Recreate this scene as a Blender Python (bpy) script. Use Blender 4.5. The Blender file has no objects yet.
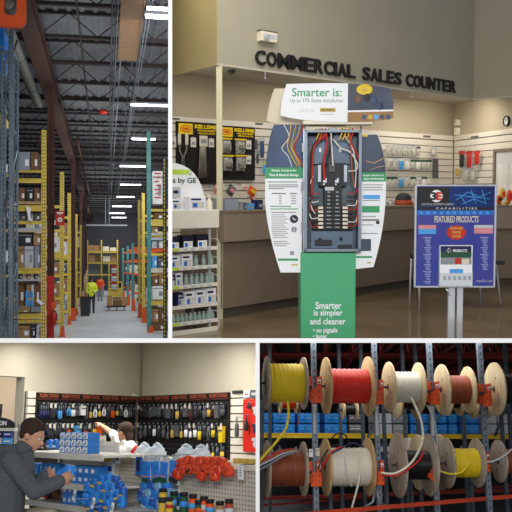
import bpy, math, random
from mathutils import Vector, Matrix
random.seed(7)
PI = math.pi
FPX, CX, CY = 800.0, 256.0, 240.0
CAM = Vector((0, 0, 3.0))
scene = bpy.context.scene
COL = scene.collection

# ------------------------------------------------------------------ rooms and frames
class Room:
    """A room's own axes: x right, y away, z up, turned by yaw and pitch about the viewpoint."""
    def __init__(s, vx, vy):
        f = Vector(((vx-CX)/FPX, 1, (CY-vy)/FPX))
        s.R = Matrix.Rotation(math.atan2(-f.x, f.y), 3, 'Z') @ Matrix.Rotation(math.atan2(f.z, math.hypot(f.x, f.y)), 3, 'X')
        s.Ri = s.R.inverted()
        s.M = Matrix.Translation(CAM) @ s.R.to_4x4()
    def ray(s, px, py):
        return s.Ri @ Vector(((px-CX)/FPX, 1, (CY-py)/FPX))
    def P(s, px, py, d):
        r = s.ray(px, py)
        return r * (d/r.y)

class Frame:
    def __init__(s, room, p=(0, 0, 0), yaw=0.0):
        s.room = room
        s.M = Matrix.Translation(Vector(p)) @ Matrix.Rotation(yaw, 4, 'Z')
        s.Mi = s.M.inverted()
    def at(s, px, py, y=0.0):
        o = s.Mi @ Vector((0, 0, 0))
        d = s.Mi.to_3x3() @ s.room.ray(px, py)
        t = (y-o.y)/d.y
        q = o + d*t
        return (q.x, q.z)
    def V(s, px, py, y=0.0):
        x, z = s.at(px, py, y)
        return Vector((x, y, z))
    def rect(s, px0, py0, px1, py1, y=0.0):
        cy = (py0+py1)/2; cx = (px0+px1)/2
        return (s.at(px0, cy, y)[0], s.at(px1, cy, y)[0], s.at(cx, py1, y)[1], s.at(cx, py0, y)[1])
    def down(s, px, py, z):
        """point where the sight line meets the level plane at height z"""
        o = s.Mi @ Vector((0, 0, 0)); d = s.Mi.to_3x3() @ s.room.ray(px, py)
        return o + d*((z-o.z)/d.z)

def frame2(room, pa, da, pb, db, py=None):
    yy = CY if py is None else py
    a = room.P(pa, yy, da); b = room.P(pb, yy, db)
    a.z = 0; b.z = 0
    v = b-a
    return Frame(room, a, math.atan2(v.y, v.x))
def flat(room, d): return Frame(room, (0, d, 0), 0)

# ------------------------------------------------------------------ materials
def lin(h):
    h = h.lstrip('#'); out = []
    for i in (0, 2, 4):
        c = int(h[i:i+2], 16)/255
        out.append(c/12.92 if c <= .04045 else ((c+.055)/1.055)**2.4)
    return tuple(out)
MATS = {}
def mat(name, hx, rough=.6, metal=0., var=.12, scale=6., bump=0., emit=0., alpha=1., stretch=(1, 1, 1), hx2=None, spec=.4):
    m = bpy.data.materials.new(name); m.use_nodes = True
    nt = m.node_tree; b = nt.nodes['Principled BSDF']
    c = lin(hx)
    b.inputs['Roughness'].default_value = rough
    b.inputs['Metallic'].default_value = metal
    b.inputs['Specular IOR Level'].default_value = spec
    if emit:
        b.inputs['Base Color'].default_value = (*c, 1)
        b.inputs['Emission Color'].default_value = (*c, 1)
        b.inputs['Emission Strength'].default_value = emit
        MATS[name] = m; return m
    tc = nt.nodes.new('ShaderNodeTexCoord'); mp = nt.nodes.new('ShaderNodeMapping')
    mp.inputs['Scale'].default_value = stretch
    nz = nt.nodes.new('ShaderNodeTexNoise'); nz.inputs['Scale'].default_value = scale; nz.inputs['Detail'].default_value = 5
    nt.links.new(tc.outputs['Object'], mp.inputs['Vector']); nt.links.new(mp.outputs['Vector'], nz.inputs['Vector'])
    cr = nt.nodes.new('ShaderNodeValToRGB')
    c2 = lin(hx2) if hx2 else tuple(min(1, v*(1+var)) for v in c)
    c1 = c if hx2 else tuple(v*(1-var) for v in c)
    cr.color_ramp.elements[0].position = .32; cr.color_ramp.elements[1].position = .68
    cr.color_ramp.elements[0].color = (*c1, 1); cr.color_ramp.elements[1].color = (*c2, 1)
    nt.links.new(nz.outputs['Fac'], cr.inputs['Fac']); nt.links.new(cr.outputs['Color'], b.inputs['Base Color'])
    if bump:
        bp = nt.nodes.new('ShaderNodeBump'); bp.inputs['Strength'].default_value = bump; bp.inputs['Distance'].default_value = .01
        nt.links.new(nz.outputs['Fac'], bp.inputs['Height']); nt.links.new(bp.outputs['Normal'], b.inputs['Normal'])
    if alpha < 1: b.inputs['Alpha'].default_value = alpha
    MATS[name] = m; return m
for n, h, r in [('white', '#e6e4e0', .5), ('cream', '#d8d0bb', .6), ('ivory', '#e6ddc6', .6), ('black', '#15151a', .5), ('charcoal', '#2b2c30', .6),
                ('red', '#c0281c', .5), ('orange', '#dd5417', .5), ('yellow', '#e3c21e', .5), ('green', '#2f9e5c', .55), ('dgreen', '#1f5238', .6),
                ('blue', '#1f63c4', .45), ('sky', '#4a9fe0', .45), ('navy', '#1b2350', .45), ('royal', '#2a3c9c', .45), ('grey', '#8b9096', .6), ('lgrey', '#bfc2c6', .6),
                ('dgrey', '#55585d', .6), ('brown', '#6e4a30', .7), ('carton', '#a37f56', .85), ('dcarton', '#74553a', .85), ('pink', '#d88a92', .6),
                ('skin', '#d09c7e', .55), ('skin_dark', '#7a5340', .6), ('hair', '#38271d', .85), ('lime', '#b9d648', .6), ('maroon', '#4a2018', .6), ('teal', '#3f7f80', .5),
                ('print', '#8d9096', .7), ('hivis', '#d3e03a', .6), ('gold', '#caa94e', .5), ('copper', '#9c5a35', .5), ('brick', '#a5401f', .6)]:
    mat(n, h, r)
mat('chrome', '#dfe3e8', .28, .6, .03)
mat('steel', '#8d98a4', .42, .6, .2, 12)
mat('steel_dark', '#4a545e', .5, .5, .25, 12)
mat('clear', '#dfe8ee', .12, 0, .05, alpha=.28)
mat('clear_dim', '#aeb9c2', .2, 0, .1, alpha=.5)
mat('wood', '#c9ab7c', .75, 0, scale=5, stretch=(1, 9, 1), hx2='#a8875a', bump=.2)
mat('wood_pale', '#d9c8a2', .75, 0, scale=5, stretch=(1, 9, 1), hx2='#bca47a', bump=.2)
mat('wood_grey', '#b9aa98', .8, 0, scale=5, stretch=(1, 9, 1), hx2='#8f8374', bump=.2)

def M(n): return MATS[n]

# ------------------------------------------------------------------ mesh builder
_txt = {}
def text_geo(s, bold):
    k = (s, bold)
    if k not in _txt:
        cu = bpy.data.curves.new('t', 'FONT'); cu.body = s; cu.resolution_u = 3; cu.extrude = .5; cu.offset = bold
        ob = bpy.data.objects.new('t', cu); me = bpy.data.meshes.new_from_object(ob)
        vs = [v.co.copy() for v in me.vertices]; fs = [tuple(p.vertices) for p in me.polygons]
        bpy.data.objects.remove(ob); bpy.data.curves.remove(cu); bpy.data.meshes.remove(me)
        _txt[k] = (vs, fs)
    return _txt[k]

class MB:
    def __init__(s, m='white'):
        s.v = []; s.f = []; s.m = []; s.mt = m; s.smooth = []; s.T = None
    def _add(s, vs, fs, m=None, sm=False):
        o = len(s.v)
        s.v += [(s.T @ Vector(v) if s.T is not None else Vector(v)) for v in vs]
        for f in fs:
            s.f.append(tuple(i+o for i in f)); s.m.append(m or s.mt); s.smooth.append(sm)
        return s
    def box(s, x0, x1, y0, y1, z0, z1, m=None):
        vs = [(x, y, z) for x in (x0, x1) for y in (y0, y1) for z in (z0, z1)]
        fs = [(0, 1, 3, 2), (4, 6, 7, 5), (0, 4, 5, 1), (2, 3, 7, 6), (0, 2, 6, 4), (1, 5, 7, 3)]
        return s._add(vs, fs, m)
    def obox(s, c, sz, rot=None, m=None):
        """box at centre c with sizes sz, turned by a 3x3 matrix"""
        c = Vector(c); hx, hy, hz = sz[0]/2, sz[1]/2, sz[2]/2
        vs = []
        for x in (-hx, hx):
            for y in (-hy, hy):
                for z in (-hz, hz):
                    p = Vector((x, y, z))
                    vs.append(c + (rot @ p if rot is not None else p))
        fs = [(0, 1, 3, 2), (4, 6, 7, 5), (0, 4, 5, 1), (2, 3, 7, 6), (0, 2, 6, 4), (1, 5, 7, 3)]
        return s._add(vs, fs, m)
    def prism(s, poly, y0, y1, m=None, side=None):
        """outline in x,z pushed from y0 to y1"""
        n = len(poly)
        vs = [(x, y0, z) for x, z in poly] + [(x, y1, z) for x, z in poly]
        s._add(vs, [tuple(range(n)), tuple(range(2*n-1, n-1, -1))], m)
        o = len(s.v)-2*n
        for i in range(n):
            j = (i+1) % n
            s.f.append((o+i, o+n+i, o+n+j, o+j)); s.m.append(side or m or s.mt); s.smooth.append(False)
        return s
    def cyl(s, p0, p1, r0, r1=None, n=12, m=None, caps=True, sm=True):
        r1 = r0 if r1 is None else r1
        p0 = Vector(p0); p1 = Vector(p1); d = (p1-p0).normalized()
        a = d.orthogonal().normalized(); b = d.cross(a)
        vs = []
        for p, r in ((p0, r0), (p1, r1)):
            for i in range(n):
                t = 2*PI*i/n
                vs.append(p + a*math.cos(t)*r + b*math.sin(t)*r)
        fs = [(i, (i+1) % n, n+(i+1) % n, n+i) for i in range(n)]
        s._add(vs, fs, m, sm)
        if caps:
            o = len(s.v)-2*n
            s.f.append(tuple(o+i for i in range(n-1, -1, -1))); s.m.append(m or s.mt); s.smooth.append(False)
            s.f.append(tuple(o+n+i for i in range(n))); s.m.append(m or s.mt); s.smooth.append(False)
        return s
    def lathe(s, prof, c=(0, 0, 0), ax=(0, 0, 1), n=20, m=None):
        """prof = [(radius, height)...] about an axis through c"""
        c = Vector(c); d = Vector(ax).normalized(); a = d.orthogonal().normalized(); b = d.cross(a)
        vs = []; k = len(prof)
        for r, h in prof:
            for i in range(n):
                t = 2*PI*i/n
                vs.append(c + d*h + a*math.cos(t)*r + b*math.sin(t)*r)
        fs = []
        for j in range(k-1):
            for i in range(n):
                fs.append((j*n+i, j*n+(i+1) % n, (j+1)*n+(i+1) % n, (j+1)*n+i))
        fs.append(tuple(range(n-1, -1, -1))); fs.append(tuple((k-1)*n+i for i in range(n)))
        return s._add(vs, fs, m, True)
    def tube(s, pts, r, n=6, m=None):
        pts = [Vector(p) for p in pts]; k = len(pts); vs = []
        a = None
        for i, p in enumerate(pts):
            d = (pts[min(i+1, k-1)]-pts[max(i-1, 0)]).normalized()
            if a is None: a = d.orthogonal().normalized()
            else:
                a = (a - d*a.dot(d))
                a = a.normalized() if a.length > 1e-6 else d.orthogonal().normalized()
            b = d.cross(a)
            for j in range(n):
                t = 2*PI*j/n
                vs.append(p + a*math.cos(t)*r + b*math.sin(t)*r)
        fs = [(i*n+j, i*n+(j+1) % n, (i+1)*n+(j+1) % n, (i+1)*n+j) for i in range(k-1) for j in range(n)]
        fs += [tuple(range(n-1, -1, -1)), tuple((k-1)*n+j for j in range(n))]
        return s._add(vs, fs, m, True)
    def ell(s, c, r, rot=None, m=None, n=14, k=8, fn=None):
        c = Vector(c); vs = []
        def pt(th, ph):
            p = Vector((math.sin(ph)*math.cos(th), math.sin(ph)*math.sin(th), math.cos(ph)))
            if fn: p = fn(p)
            p = Vector((p.x*r[0], p.y*r[1], p.z*r[2]))
            return c + (rot @ p if rot is not None else p)
        vs.append(pt(0, 0))
        for j in range(1, k):
            for i in range(n): vs.append(pt(2*PI*i/n, PI*j/k))
        vs.append(pt(0, PI))
        fs = [(0, 1+i, 1+(i+1) % n) for i in range(n)]
        for j in range(k-2):
            for i in range(n):
                a = 1+j*n+i; b = 1+j*n+(i+1) % n
                fs.append((a, a+n, b+n, b))
        e = len(vs)-1
        fs += [(e, e-n+(i+1) % n, e-n+i) for i in range(n)]
        return s._add(vs, fs, m, True)
    def cap(s, p0, p1, r0, r1=None, m=None, n=12):
        r1 = r0 if r1 is None else r1
        s.cyl(p0, p1, r0, r1, n, m)
        s.ell(p0, (r0,)*3, m=m, n=n, k=6); s.ell(p1, (r1,)*3, m=m, n=n, k=6)
        return s
    def text(s, t, x0, x1, z0, z1, y, th=.002, m=None, bold=.03):
        vs, fs = text_geo(t, bold)
        ax = min(v.x for v in vs); bx = max(v.x for v in vs); az = min(v.y for v in vs); bz = max(v.y for v in vs)
        out = [((x0+(v.x-ax)/(bx-ax)*(x1-x0)), y-th*(v.z+.5), z0+(v.y-az)/(bz-az)*(z1-z0)) for v in vs]
        return s._add(out, fs, m)

# ------------------------------------------------------------------ things, parts, structure
ALL = []
def _mesh(name, mb, org):
    me = bpy.data.meshes.new(name)
    me.from_pydata([tuple(v-org) for v in mb.v], [], mb.f)
    names = []
    for n in mb.m:
        if n not in names: names.append(n)
    for n in names: me.materials.append(M(n))
    ix = {n: i for i, n in enumerate(names)}
    me.polygons.foreach_set('material_index', [ix[n] for n in mb.m])
    me.polygons.foreach_set('use_smooth', mb.smooth)
    me.update()
    return me
CLIP = {}
def clip_mesh(me, mw, room):
    """trim whatever runs past the partition walls and the deck around its room"""
    import bmesh
    for no in CLIP.get(id(room), ()):
        no = Vector(no); ml = mw.to_3x3().transposed() @ no; co = mw.inverted() @ CAM
        if all((v.co-co).dot(ml) <= 1e-5 for v in me.vertices): continue
        bm = bmesh.new(); bm.from_mesh(me)
        r = bmesh.ops.bisect_plane(bm, geom=bm.verts[:]+bm.edges[:]+bm.faces[:], plane_co=co, plane_no=ml.normalized(), clear_outer=True)
        ed = [e for e in r['geom_cut'] if isinstance(e, bmesh.types.BMEdge)]
        if ed: bmesh.ops.holes_fill(bm, edges=ed, sides=0)
        bm.to_mesh(me); bm.free()
def remesh(o, vox, it=2):
    r = o.modifiers.new('r', 'REMESH'); r.mode = 'VOXEL'; r.voxel_size = vox; r.use_smooth_shade = True
    sm = o.modifiers.new('s', 'SMOOTH'); sm.factor = .5; sm.iterations = it
def bevel(o, w):
    b = o.modifiers.new('b', 'BEVEL'); b.width = w; b.segments = 2; b.limit_method = 'ANGLE'

class Thing:
    def __init__(s, name, label, cat, fr, group=None, org=None):
        s.name, s.label, s.cat, s.fr, s.group, s.org = name, label, cat, fr, group, org
        s.parts = []; s.done = False; ALL.append(s)
        if len(label.split()) > 16: print('LONG', label)
    def part(s, name, mb, parent=None, label=None, vox=None, bev=None, stuff=False):
        s.parts.append((name, mb, parent, label, vox, bev, stuff)); return len(s.parts)-1
    def finish(s):
        vs = [v for p in s.parts for v in p[1].v]
        if s.org is None:
            xs = [v.x for v in vs]; ys = [v.y for v in vs]; zs = [v.z for v in vs]
            s.org = Vector(((min(xs)+max(xs))/2, (min(ys)+max(ys))/2, min(zs)))
        org = Vector(s.org)
        e = bpy.data.objects.new(s.name, None); e.empty_display_size = .05; COL.objects.link(e)
        e.matrix_world = s.fr.room.M @ s.fr.M @ Matrix.Translation(org)
        obs = []
        mw = s.fr.room.M @ s.fr.M @ Matrix.Translation(org); gone = 0
        for name, mb, par, label, vox, bev, stuff in s.parts:
            me = _mesh(name, mb, org); clip_mesh(me, mw, s.fr.room)
            if len(me.vertices) == 0: obs.append(None); gone += 1; continue
            o = bpy.data.objects.new(name, me); COL.objects.link(o)
            o.parent = e if par is None else obs[par]
            if label: o['label'] = label
            if stuff: o['kind'] = 'stuff'
            if vox: remesh(o, vox)
            if bev: bevel(o, bev)
            obs.append(o)
        if gone == len(s.parts): bpy.data.objects.remove(e); return
        e['label'] = s.label; e['category'] = s.cat
        if s.group: e['group'] = s.group
def single(name, label, cat, fr, mb, group=None, vox=None, bev=None, kind=None):
    xs = [v.x for v in mb.v]; ys = [v.y for v in mb.v]; zs = [v.z for v in mb.v]
    org = Vector(((min(xs)+max(xs))/2, (min(ys)+max(ys))/2, min(zs)))
    mw = fr.room.M @ fr.M @ Matrix.Translation(org)
    me = _mesh(name, mb, org); clip_mesh(me, mw, fr.room)
    o = bpy.data.objects.new(name, me); COL.objects.link(o)
    o.matrix_world = mw
    if label and len(label.split()) > 16: print('LONG', label)
    if label: o['label'] = label
    if cat: o['category'] = cat
    if group: o['group'] = group
    if kind: o['kind'] = kind
    if vox: remesh(o, vox)
    if bev: bevel(o, bev)
    return o
def struct(name, mb, fr): return single(name, None, None, fr, mb, kind='structure')
ORD = 'first second third fourth fifth sixth seventh eighth ninth tenth eleventh twelfth thirteenth fourteenth fifteenth sixteenth seventeenth eighteenth nineteenth twentieth'.split()
ORD += ['twenty-'+o for o in ORD[:9]] + ['thirtieth']

def area(name, room, p, size, power, color=(1, 1, 1), aim=(0, 0, -1), sy=None, spread=None):
    l = bpy.data.lights.new(name, 'AREA'); l.energy = power; l.color = color
    l.shape = 'RECTANGLE'; l.size = size; l.size_y = sy or size
    if spread: l.spread = spread
    o = bpy.data.objects.new(name, l); COL.objects.link(o)
    d = room.R @ Vector(aim)
    o.matrix_world = Matrix.Translation(room.M @ Vector(p)) @ d.to_track_quat('-Z', 'Y').to_matrix().to_4x4()
    return o

W = Room(256, CY)      # the building itself
R1 = Room(106, 268)    # warehouse aisle
R2 = Room(256, 190)    # sales counter
R3 = Room(256, 420)    # tool shop
R4 = Room(256, 430)    # cable store
WF = Frame(W)

def _edge(px=None, py=None, sg=1):
    if px is not None: u = (px-CX)/FPX; n = Vector((1, -u, 0))
    else: v = (CY-py)/FPX; n = Vector((0, -v, 1))
    return n.normalized()*sg
CLIP[id(R1)] = [_edge(px=169.2)]
CLIP[id(R2)] = [_edge(px=171.2, sg=-1), _edge(py=340.2, sg=-1)]
CLIP[id(R3)] = [_edge(px=256.6), _edge(py=341.6)]
CLIP[id(R4)] = [_edge(px=258.6, sg=-1), _edge(py=341.6)]

# ------------------------------------------------------------------ people
def head_rot(f, pitch=0., roll=0.):
    f = Vector((f[0], f[1], 0)).normalized(); l = Vector((-f.y, f.x, 0)); u = Vector((0, 0, 1))
    return Matrix((f, l, u)).transposed() @ Matrix.Rotation(pitch, 3, 'Y') @ Matrix.Rotation(roll, 3, 'X')
def add_head(mb, c, R_, k=1.):
    c = Vector(c); q = lambda x, y, z: c + R_ @ (Vector((x, y, z))*k)
    mb.ell(q(-.012, 0, .028), (.094*k, .074*k, .086*k), R_, n=20, k=12)
    mb.ell(q(.022, 0, -.025), (.068*k, .060*k, .082*k), R_, n=18, k=10)
    mb.ell(q(.038, 0, -.078), (.046*k, .044*k, .032*k), R_)
    mb.cap(q(.086, 0, .008), q(.102, 0, -.026), .009*k, .014*k)
    mb.ell(q(.074, 0, .026), (.018*k, .052*k, .012*k), R_)
    mb.ell(q(.082, 0, -.055), (.012*k, .026*k, .012*k), R_)
    for s_ in (-1, 1): mb.ell(q(-.004, s_*.074, -.008), (.018*k, .009*k, .030*k), R_)
def face_parts(t, body, c, R_, k, hairm, long=0):
    c = Vector(c); q = lambda x, y, z: c + R_ @ (Vector((x, y, z))*k)
    for s_ in (-1, 1):
        mb = MB('paper'); mb.ell(q(.079, s_*.028, .006), (.010*k, .013*k, .008*k), R_); mb.ell(q(.087, s_*.028, .005), (.005*k, .006*k, .006*k), R_, 'black'); t.part('eye', mb, body)
    mb = MB('pink'); mb.ell(q(.092, 0, -.056), (.006*k, .022*k, .006*k), R_); t.part('mouth', mb, body)
    mb = MB(hairm)
    mb.ell(q(-.026, 0, .046), (.098*k, .083*k, .084*k), R_, n=20, k=12)
    mb.ell(q(-.058, 0, -.002), (.050*k, .072*k, .06*k), R_)
    mb.ell(q(.035, 0, .092), (.050*k, .058*k, .026*k), R_)
    for s_ in (-1, 1): mb.ell(q(.0, s_*.068, .030), (.030*k, .012*k, .028*k), R_)
    if long: mb.ell(q(-.075, 0, -.06), (.04*k, .06*k, .09*k), R_)
    t.part('hair', mb, vox=.006)
def add_hand(mb, wr, d, nrm, k=1., curl=.6, thumb=1):
    wr = Vector(wr); d = Vector(d).normalized(); nrm = Vector(nrm); nrm = (nrm-d*nrm.dot(d)).normalized(); s_ = d.cross(nrm)
    R_ = Matrix((d, s_, nrm)).transposed()
    mb.ell(wr+d*.048*k, (.054*k, .040*k, .017*k), R_, n=14, k=8)
    for i, (o, L) in enumerate(((-.030, .060), (-.010, .074), (.010, .070), (.028, .054))):
        b = wr+d*.080*k+s_*o*k*thumb*-1
        a1 = curl*.7; a2 = curl*1.7
        m_ = b+(d*math.cos(a1)+nrm*math.sin(a1))*L*.55*k
        e_ = m_+(d*math.cos(a2)+nrm*math.sin(a2))*L*.5*k
        mb.cap(b-d*.02*k, m_, .0095*k, .0085*k, n=8); mb.cap(m_, e_, .0085*k, .007*k, n=8)
    b = wr+d*.028*k+s_*.030*k*thumb
    m_ = b+(d*.6+s_*.6*thumb+nrm*.5).normalized()*.042*k; e_ = m_+(d*.9+nrm*.5).normalized()*.032*k
    mb.cap(b, m_, .0125*k, .010*k, n=8); mb.cap(m_, e_, .010*k, .008*k, n=8)
def person(fr, label, J, face, pitch, top, bottom, shoe='black', skin='skin', hairm='hair', k=1., long=0, vox=.008, grp=None, vest=None, bulk=1., cuffs=None):
    """J: joints in frame coordinates; one continuous body, clothes and hair as its parts"""
    V = lambda n: Vector(J[n])
    t = Thing('person', label, 'person', fr, group=grp, org=None)
    R_ = head_rot(face, pitch)
    mb = MB(skin); add_head(mb, V('head'), R_, k)
    hb_ = V('head')+R_ @ (Vector((-.025, 0, -.05))*k)
    mb.cap(V('neck'), hb_, .055*k, .052*k)
    chest, pel = V('chest'), V('pelvis'); sl, sr = V('shL'), V('shR'); acr = (sr-sl); aw = acr.length
    def torso(m_, g):
        m_.cap(sl.lerp(sr, .12), sl.lerp(sr, .88), .075*k*g); m_.cap(V('neck'), chest, .07*k*g, .12*k*g)
        for f_ in (.28, .72): m_.cap(sl.lerp(sr, f_)+(chest-V('neck'))*.25, V('hipL').lerp(V('hipR'), f_)+Vector((0, 0, .06*k)), .105*k*g, .10*k*g)
        m_.cap(V('hipL').lerp(V('hipR'), .3), V('hipL').lerp(V('hipR'), .7), .11*k*g)
    def arm(m_, s_, g, end=1.):
        a, b, c_ = V('sh'+s_), V('el'+s_), V('wr'+s_)
        m_.cap(a, b, .056*k*g, .043*k*g); m_.cap(b, b.lerp(c_, end), .044*k*g, (.028+.012*(g > 1))*k*g)
    def leg(m_, s_, g, end=1.):
        a, b, c_ = V('hip'+s_), V('kn'+s_), V('an'+s_)
        m_.cap(a, b, .085*k*g, .058*k*g); m_.cap(b, b.lerp(c_, end), .058*k*g, .042*k*g)
    torso(mb, .93)
    for s_ in 'LR':
        arm(mb, s_, 1.); leg(mb, s_, .95)
        d = V('hand'+s_)-V('wr'+s_); add_hand(mb, V('wr'+s_), d, J.get('n'+s_, (0, 0, -1)), k, J.get('curl'+s_, .5), J.get('th'+s_, 1))
        mb.cap(V('an'+s_)+Vector((0, 0, -.03*k)), V('toe'+s_), .035*k, .028*k)
    body = t.part('body', mb, vox=vox)
    face_parts(t, body, V('head'), R_, k, hairm, long)
    mb = MB(top); torso(mb, 1.12*bulk)
    for s_ in 'LR': arm(mb, s_, 1.28*bulk, (cuffs or {}).get(s_, .96))
    tp = t.part('top', mb, vox=vox)
    if vest:
        mb = MB(vest); torso(mb, 1.24*bulk); t.part('vest', mb, vox=vox)
    mb = MB(bottom); mb.cap(V('hipL').lerp(V('hipR'), .3), V('hipL').lerp(V('hipR'), .7), .122*k)
    for s_ in 'LR': leg(mb, s_, 1.18, .97)
    t.part('trousers', mb, vox=vox)
    for s_ in 'LR':
        mb = MB(shoe); mb.cap(V('an'+s_)+Vector((0, 0, -.035*k)), V('toe'+s_), .048*k, .038*k); t.part('shoe', mb, vox=vox)
    return t, tp, body
# ------------------------------------------------------------------ camera, world, dividing walls
cam = bpy.data.cameras.new('camera'); cam.sensor_width = 36; cam.sensor_fit = 'HORIZONTAL'; cam.lens = 36*FPX/512
cam.shift_y = (CY-256)/512; cam.clip_end = 300
co = bpy.data.objects.new('camera', cam); COL.objects.link(co); co.location = CAM; co.rotation_euler = (PI/2, 0, 0)
scene.camera = co
scene.view_settings.view_transform = 'Standard'; scene.view_settings.look = 'None'
scene.view_settings.gamma = 1; scene.view_settings.use_curve_mapping = False; scene.view_settings.exposure = 0
try:
    scene.cycles.use_denoising = True
except Exception: pass
wd = bpy.data.worlds.new('world'); scene.world = wd; wd.use_nodes = True
wd.node_tree.nodes['Background'].inputs['Color'].default_value = (.86, .92, 1, 1)
wd.node_tree.nodes['Background'].inputs['Strength'].default_value = .28

mat('partition_white', '#ffffff', .8, var=.02)
def partition(name, pa, pb, ya, yb, d0, d1):
    """upright white partition standing edge-on, from sight line pa to pb"""
    u = ((pa+pb)/2-CX)/FPX; t = (pb-pa)/FPX*d0
    mb = MB('partition_white')
    zt = CAM.z + (CY-ya)/FPX*d0 - 0; zb0 = (CY-yb)/FPX
    L = math.hypot(1, u)
    n = Vector((1, -u, 0)).normalized()*t/2
    vs = []
    for d in (d0, d1):
        for sg in (-1, 1):
            for k in (0, 1):
                z = (CY-yb)/FPX*d if k == 0 else (CY-ya)/FPX*d
                p = Vector((u*d, d, z)) + n*sg
                vs.append(p)
    mb._add(vs, [(0, 1, 3, 2), (4, 6, 7, 5), (0, 4, 5, 1), (2, 3, 7, 6), (0, 2, 6, 4), (1, 5, 7, 3)])
    return struct(name, mb, WF)
partition('wall_middle', 168.2, 172.2, -30, 340, 5.0, 14)
partition('wall_middle', 255.6, 259.6, 341, 540, 5.0, 14)
def deck(px0, px1, d0, d1):
    mb = MB('partition_white'); v = (CY-340.5)/FPX; t = 4.6/FPX*d0
    vs = []
    for x in (px0, px1):
        for d in (d0, d1):
            for sg in (-1, 1):
                vs.append(Vector(((x-CX)/FPX*d, d, v*d+sg*t/2)))
    mb._add(vs, [(0, 1, 3, 2), (4, 6, 7, 5), (0, 4, 5, 1), (2, 3, 7, 6), (0, 2, 6, 4), (1, 5, 7, 3)])
    struct('floor', mb, WF)
deck(-40, 258, 5.0, 12.5)
deck(258, 552, 5.0, 10.4)
# added fill by the viewpoint, whitens the partition edges and lights near displays
area('front_fill', W, (0, -.5, 1.5), 2.2, 265, (1, .97, .93), (0, 1, -.28), 1.2)
# ================================================================== SALES COUNTER (upper right)
H2 = -1.27
mat('soffit', '#a09a88', .9, var=.03, scale=2)
mat('soffit_olive', '#a3966a', .9, var=.03, scale=2)  # warm light on the left soffit face is put into this colour
mat('back_wall', '#b3a88f', .9, var=.03, scale=2)
mat('ceiling_tile', '#b9b2a4', .95, var=.05, scale=30)
mat('slat', '#dfd9cb', .6, var=.03)
mat('groove', '#6f6656', .9)
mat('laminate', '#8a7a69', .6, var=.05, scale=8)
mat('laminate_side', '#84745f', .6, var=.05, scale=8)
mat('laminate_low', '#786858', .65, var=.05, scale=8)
mat('kick', '#4b4138', .7)
mat('concrete_brown', '#8a775c', .16, var=.2, scale=1.6, hx2='#665740', bump=.03, spec=.6)
mat('green_stand', '#4aa878', .55, var=.03)
mat('green_band', '#3c9c66', .55, var=.03)
mat('paper', '#eef0f3', .5, var=.02)
mat('panel_grey', '#7b8794', .45, .3, .12)
mat('panel_blue', '#5d7187', .5, .1, .12)
mat('photo_blue', '#3d5c86', .5, var=.5, scale=3, hx2='#1f3050')
mat('photo_dark', '#2b3340', .5, var=.5, scale=4, hx2='#46536a')
mat('wire_white', '#e8e2d8', .5); mat('wire_yellow', '#e0b93a', .5); mat('wire_red', '#c32a22', .5)
mat('poster_blue', '#2b3f9a', .35, var=.3, scale=2.5, hx2='#4a4796')
mat('poster_top', '#123a86', .35, var=.4, scale=5, hx2='#0a1c48')
mat('poster_text', '#9ba3d0', .5)
mat('poster_sky', '#2f6cc0', .4, var=.3, scale=9)

G = Frame(R2)
# floor, with its front edge resting behind the dividing deck
mb = MB('concrete_brown'); mb.box(-1.9, 5.2, 6.87, 14.5, H2-.05, H2); struct('floor', mb, G)
mb = MB('concrete_brown'); mb.box(-.75, 2.6, 5.35, 6.87, 0, .01)
for i, v in enumerate(mb.v):
    d = v.y; yy = 338.35
    p = R2.P(256, yy, d); v.z = p.z + (.012 if v.z > .005 else 0) - .012
for v in mb.v:
    if v.y > 6: v.z = H2 if v.z > R2.P(256, 338.35, 6.87).z-.006 else H2-.02
struct('floor', mb, G)
mb = MB('wall_w'); mb.mt = 'soffit_olive'; a = R2.P(169, 300, 7.0); b = R2.P(169, 300, 13)
# back walls (upper plaster)
FL = frame2(R2, 169, 9.5, 453, 13.0, 190); FR = frame2(R2, 453, 13.0, 545, 10.6, 190)
LL = FL.at(453, 190)[0]; LR = FR.at(540, 190)[0]
ZS = .86; ZC = 1.38
mb = MB('back_wall'); mb.box(-.1, LL+.1, .05, .15, H2, ZC+.1); struct('wall_back', mb, FL)
mb = MB('back_wall'); mb.box(-.25, LR, .05, .15, H2, ZC+.1); struct('wall_right', mb, FR)
for fr, L, nm in ((FL, LL, 'trim_1'), (FR, LR, 'trim_2')):
    mb = MB('slat'); mb.box(-.1 if fr is FL else 0, L, .035, .05, H2+.3, ZS, 'groove')
    z = ZS
    x1s = [(-.1 if fr is FL else 0, L)]
    mb.box(x1s[0][0], L, .005, .035, ZS-.06, ZS+.012)
    z = ZS-.075
    while z > -.7:
        mb.box(x1s[0][0], L, .012, .035, z-.088, z); z -= .1
    struct(nm, mb, fr)
# soffit over the counter
SA = frame2(R2, 217.5, 7.8, 472, 10.8, 190); SB = frame2(R2, 472, 10.8, 548, 10.15, 190)
SC = frame2(R2, 160, 8.75, 217.5, 7.8, 190)
LA = SA.at(472, 190)[0]; LB = SB.at(540, 190)[0]; LC = SC.at(217.5, 190)[0]
ZB = 1.2
mb = MB('soffit'); mb.box(0, LA, 0, .012, ZB, 2.75); mb.box(0, LA, -.002, .0, ZB, ZB+.02, 'ceiling_tile'); struct('ceiling', mb, SA)
mb = MB('soffit'); mb.box(0, LB, 0, .012, ZB, 2.6); mb.box(0, LB, -.002, .0, ZB, ZB+.02, 'ceiling_tile'); struct('ceiling', mb, SB)
mb = MB('soffit_olive'); mb.box(0, LC, 0, .012, ZB, 2.5); struct('ceiling', mb, SC)
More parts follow.
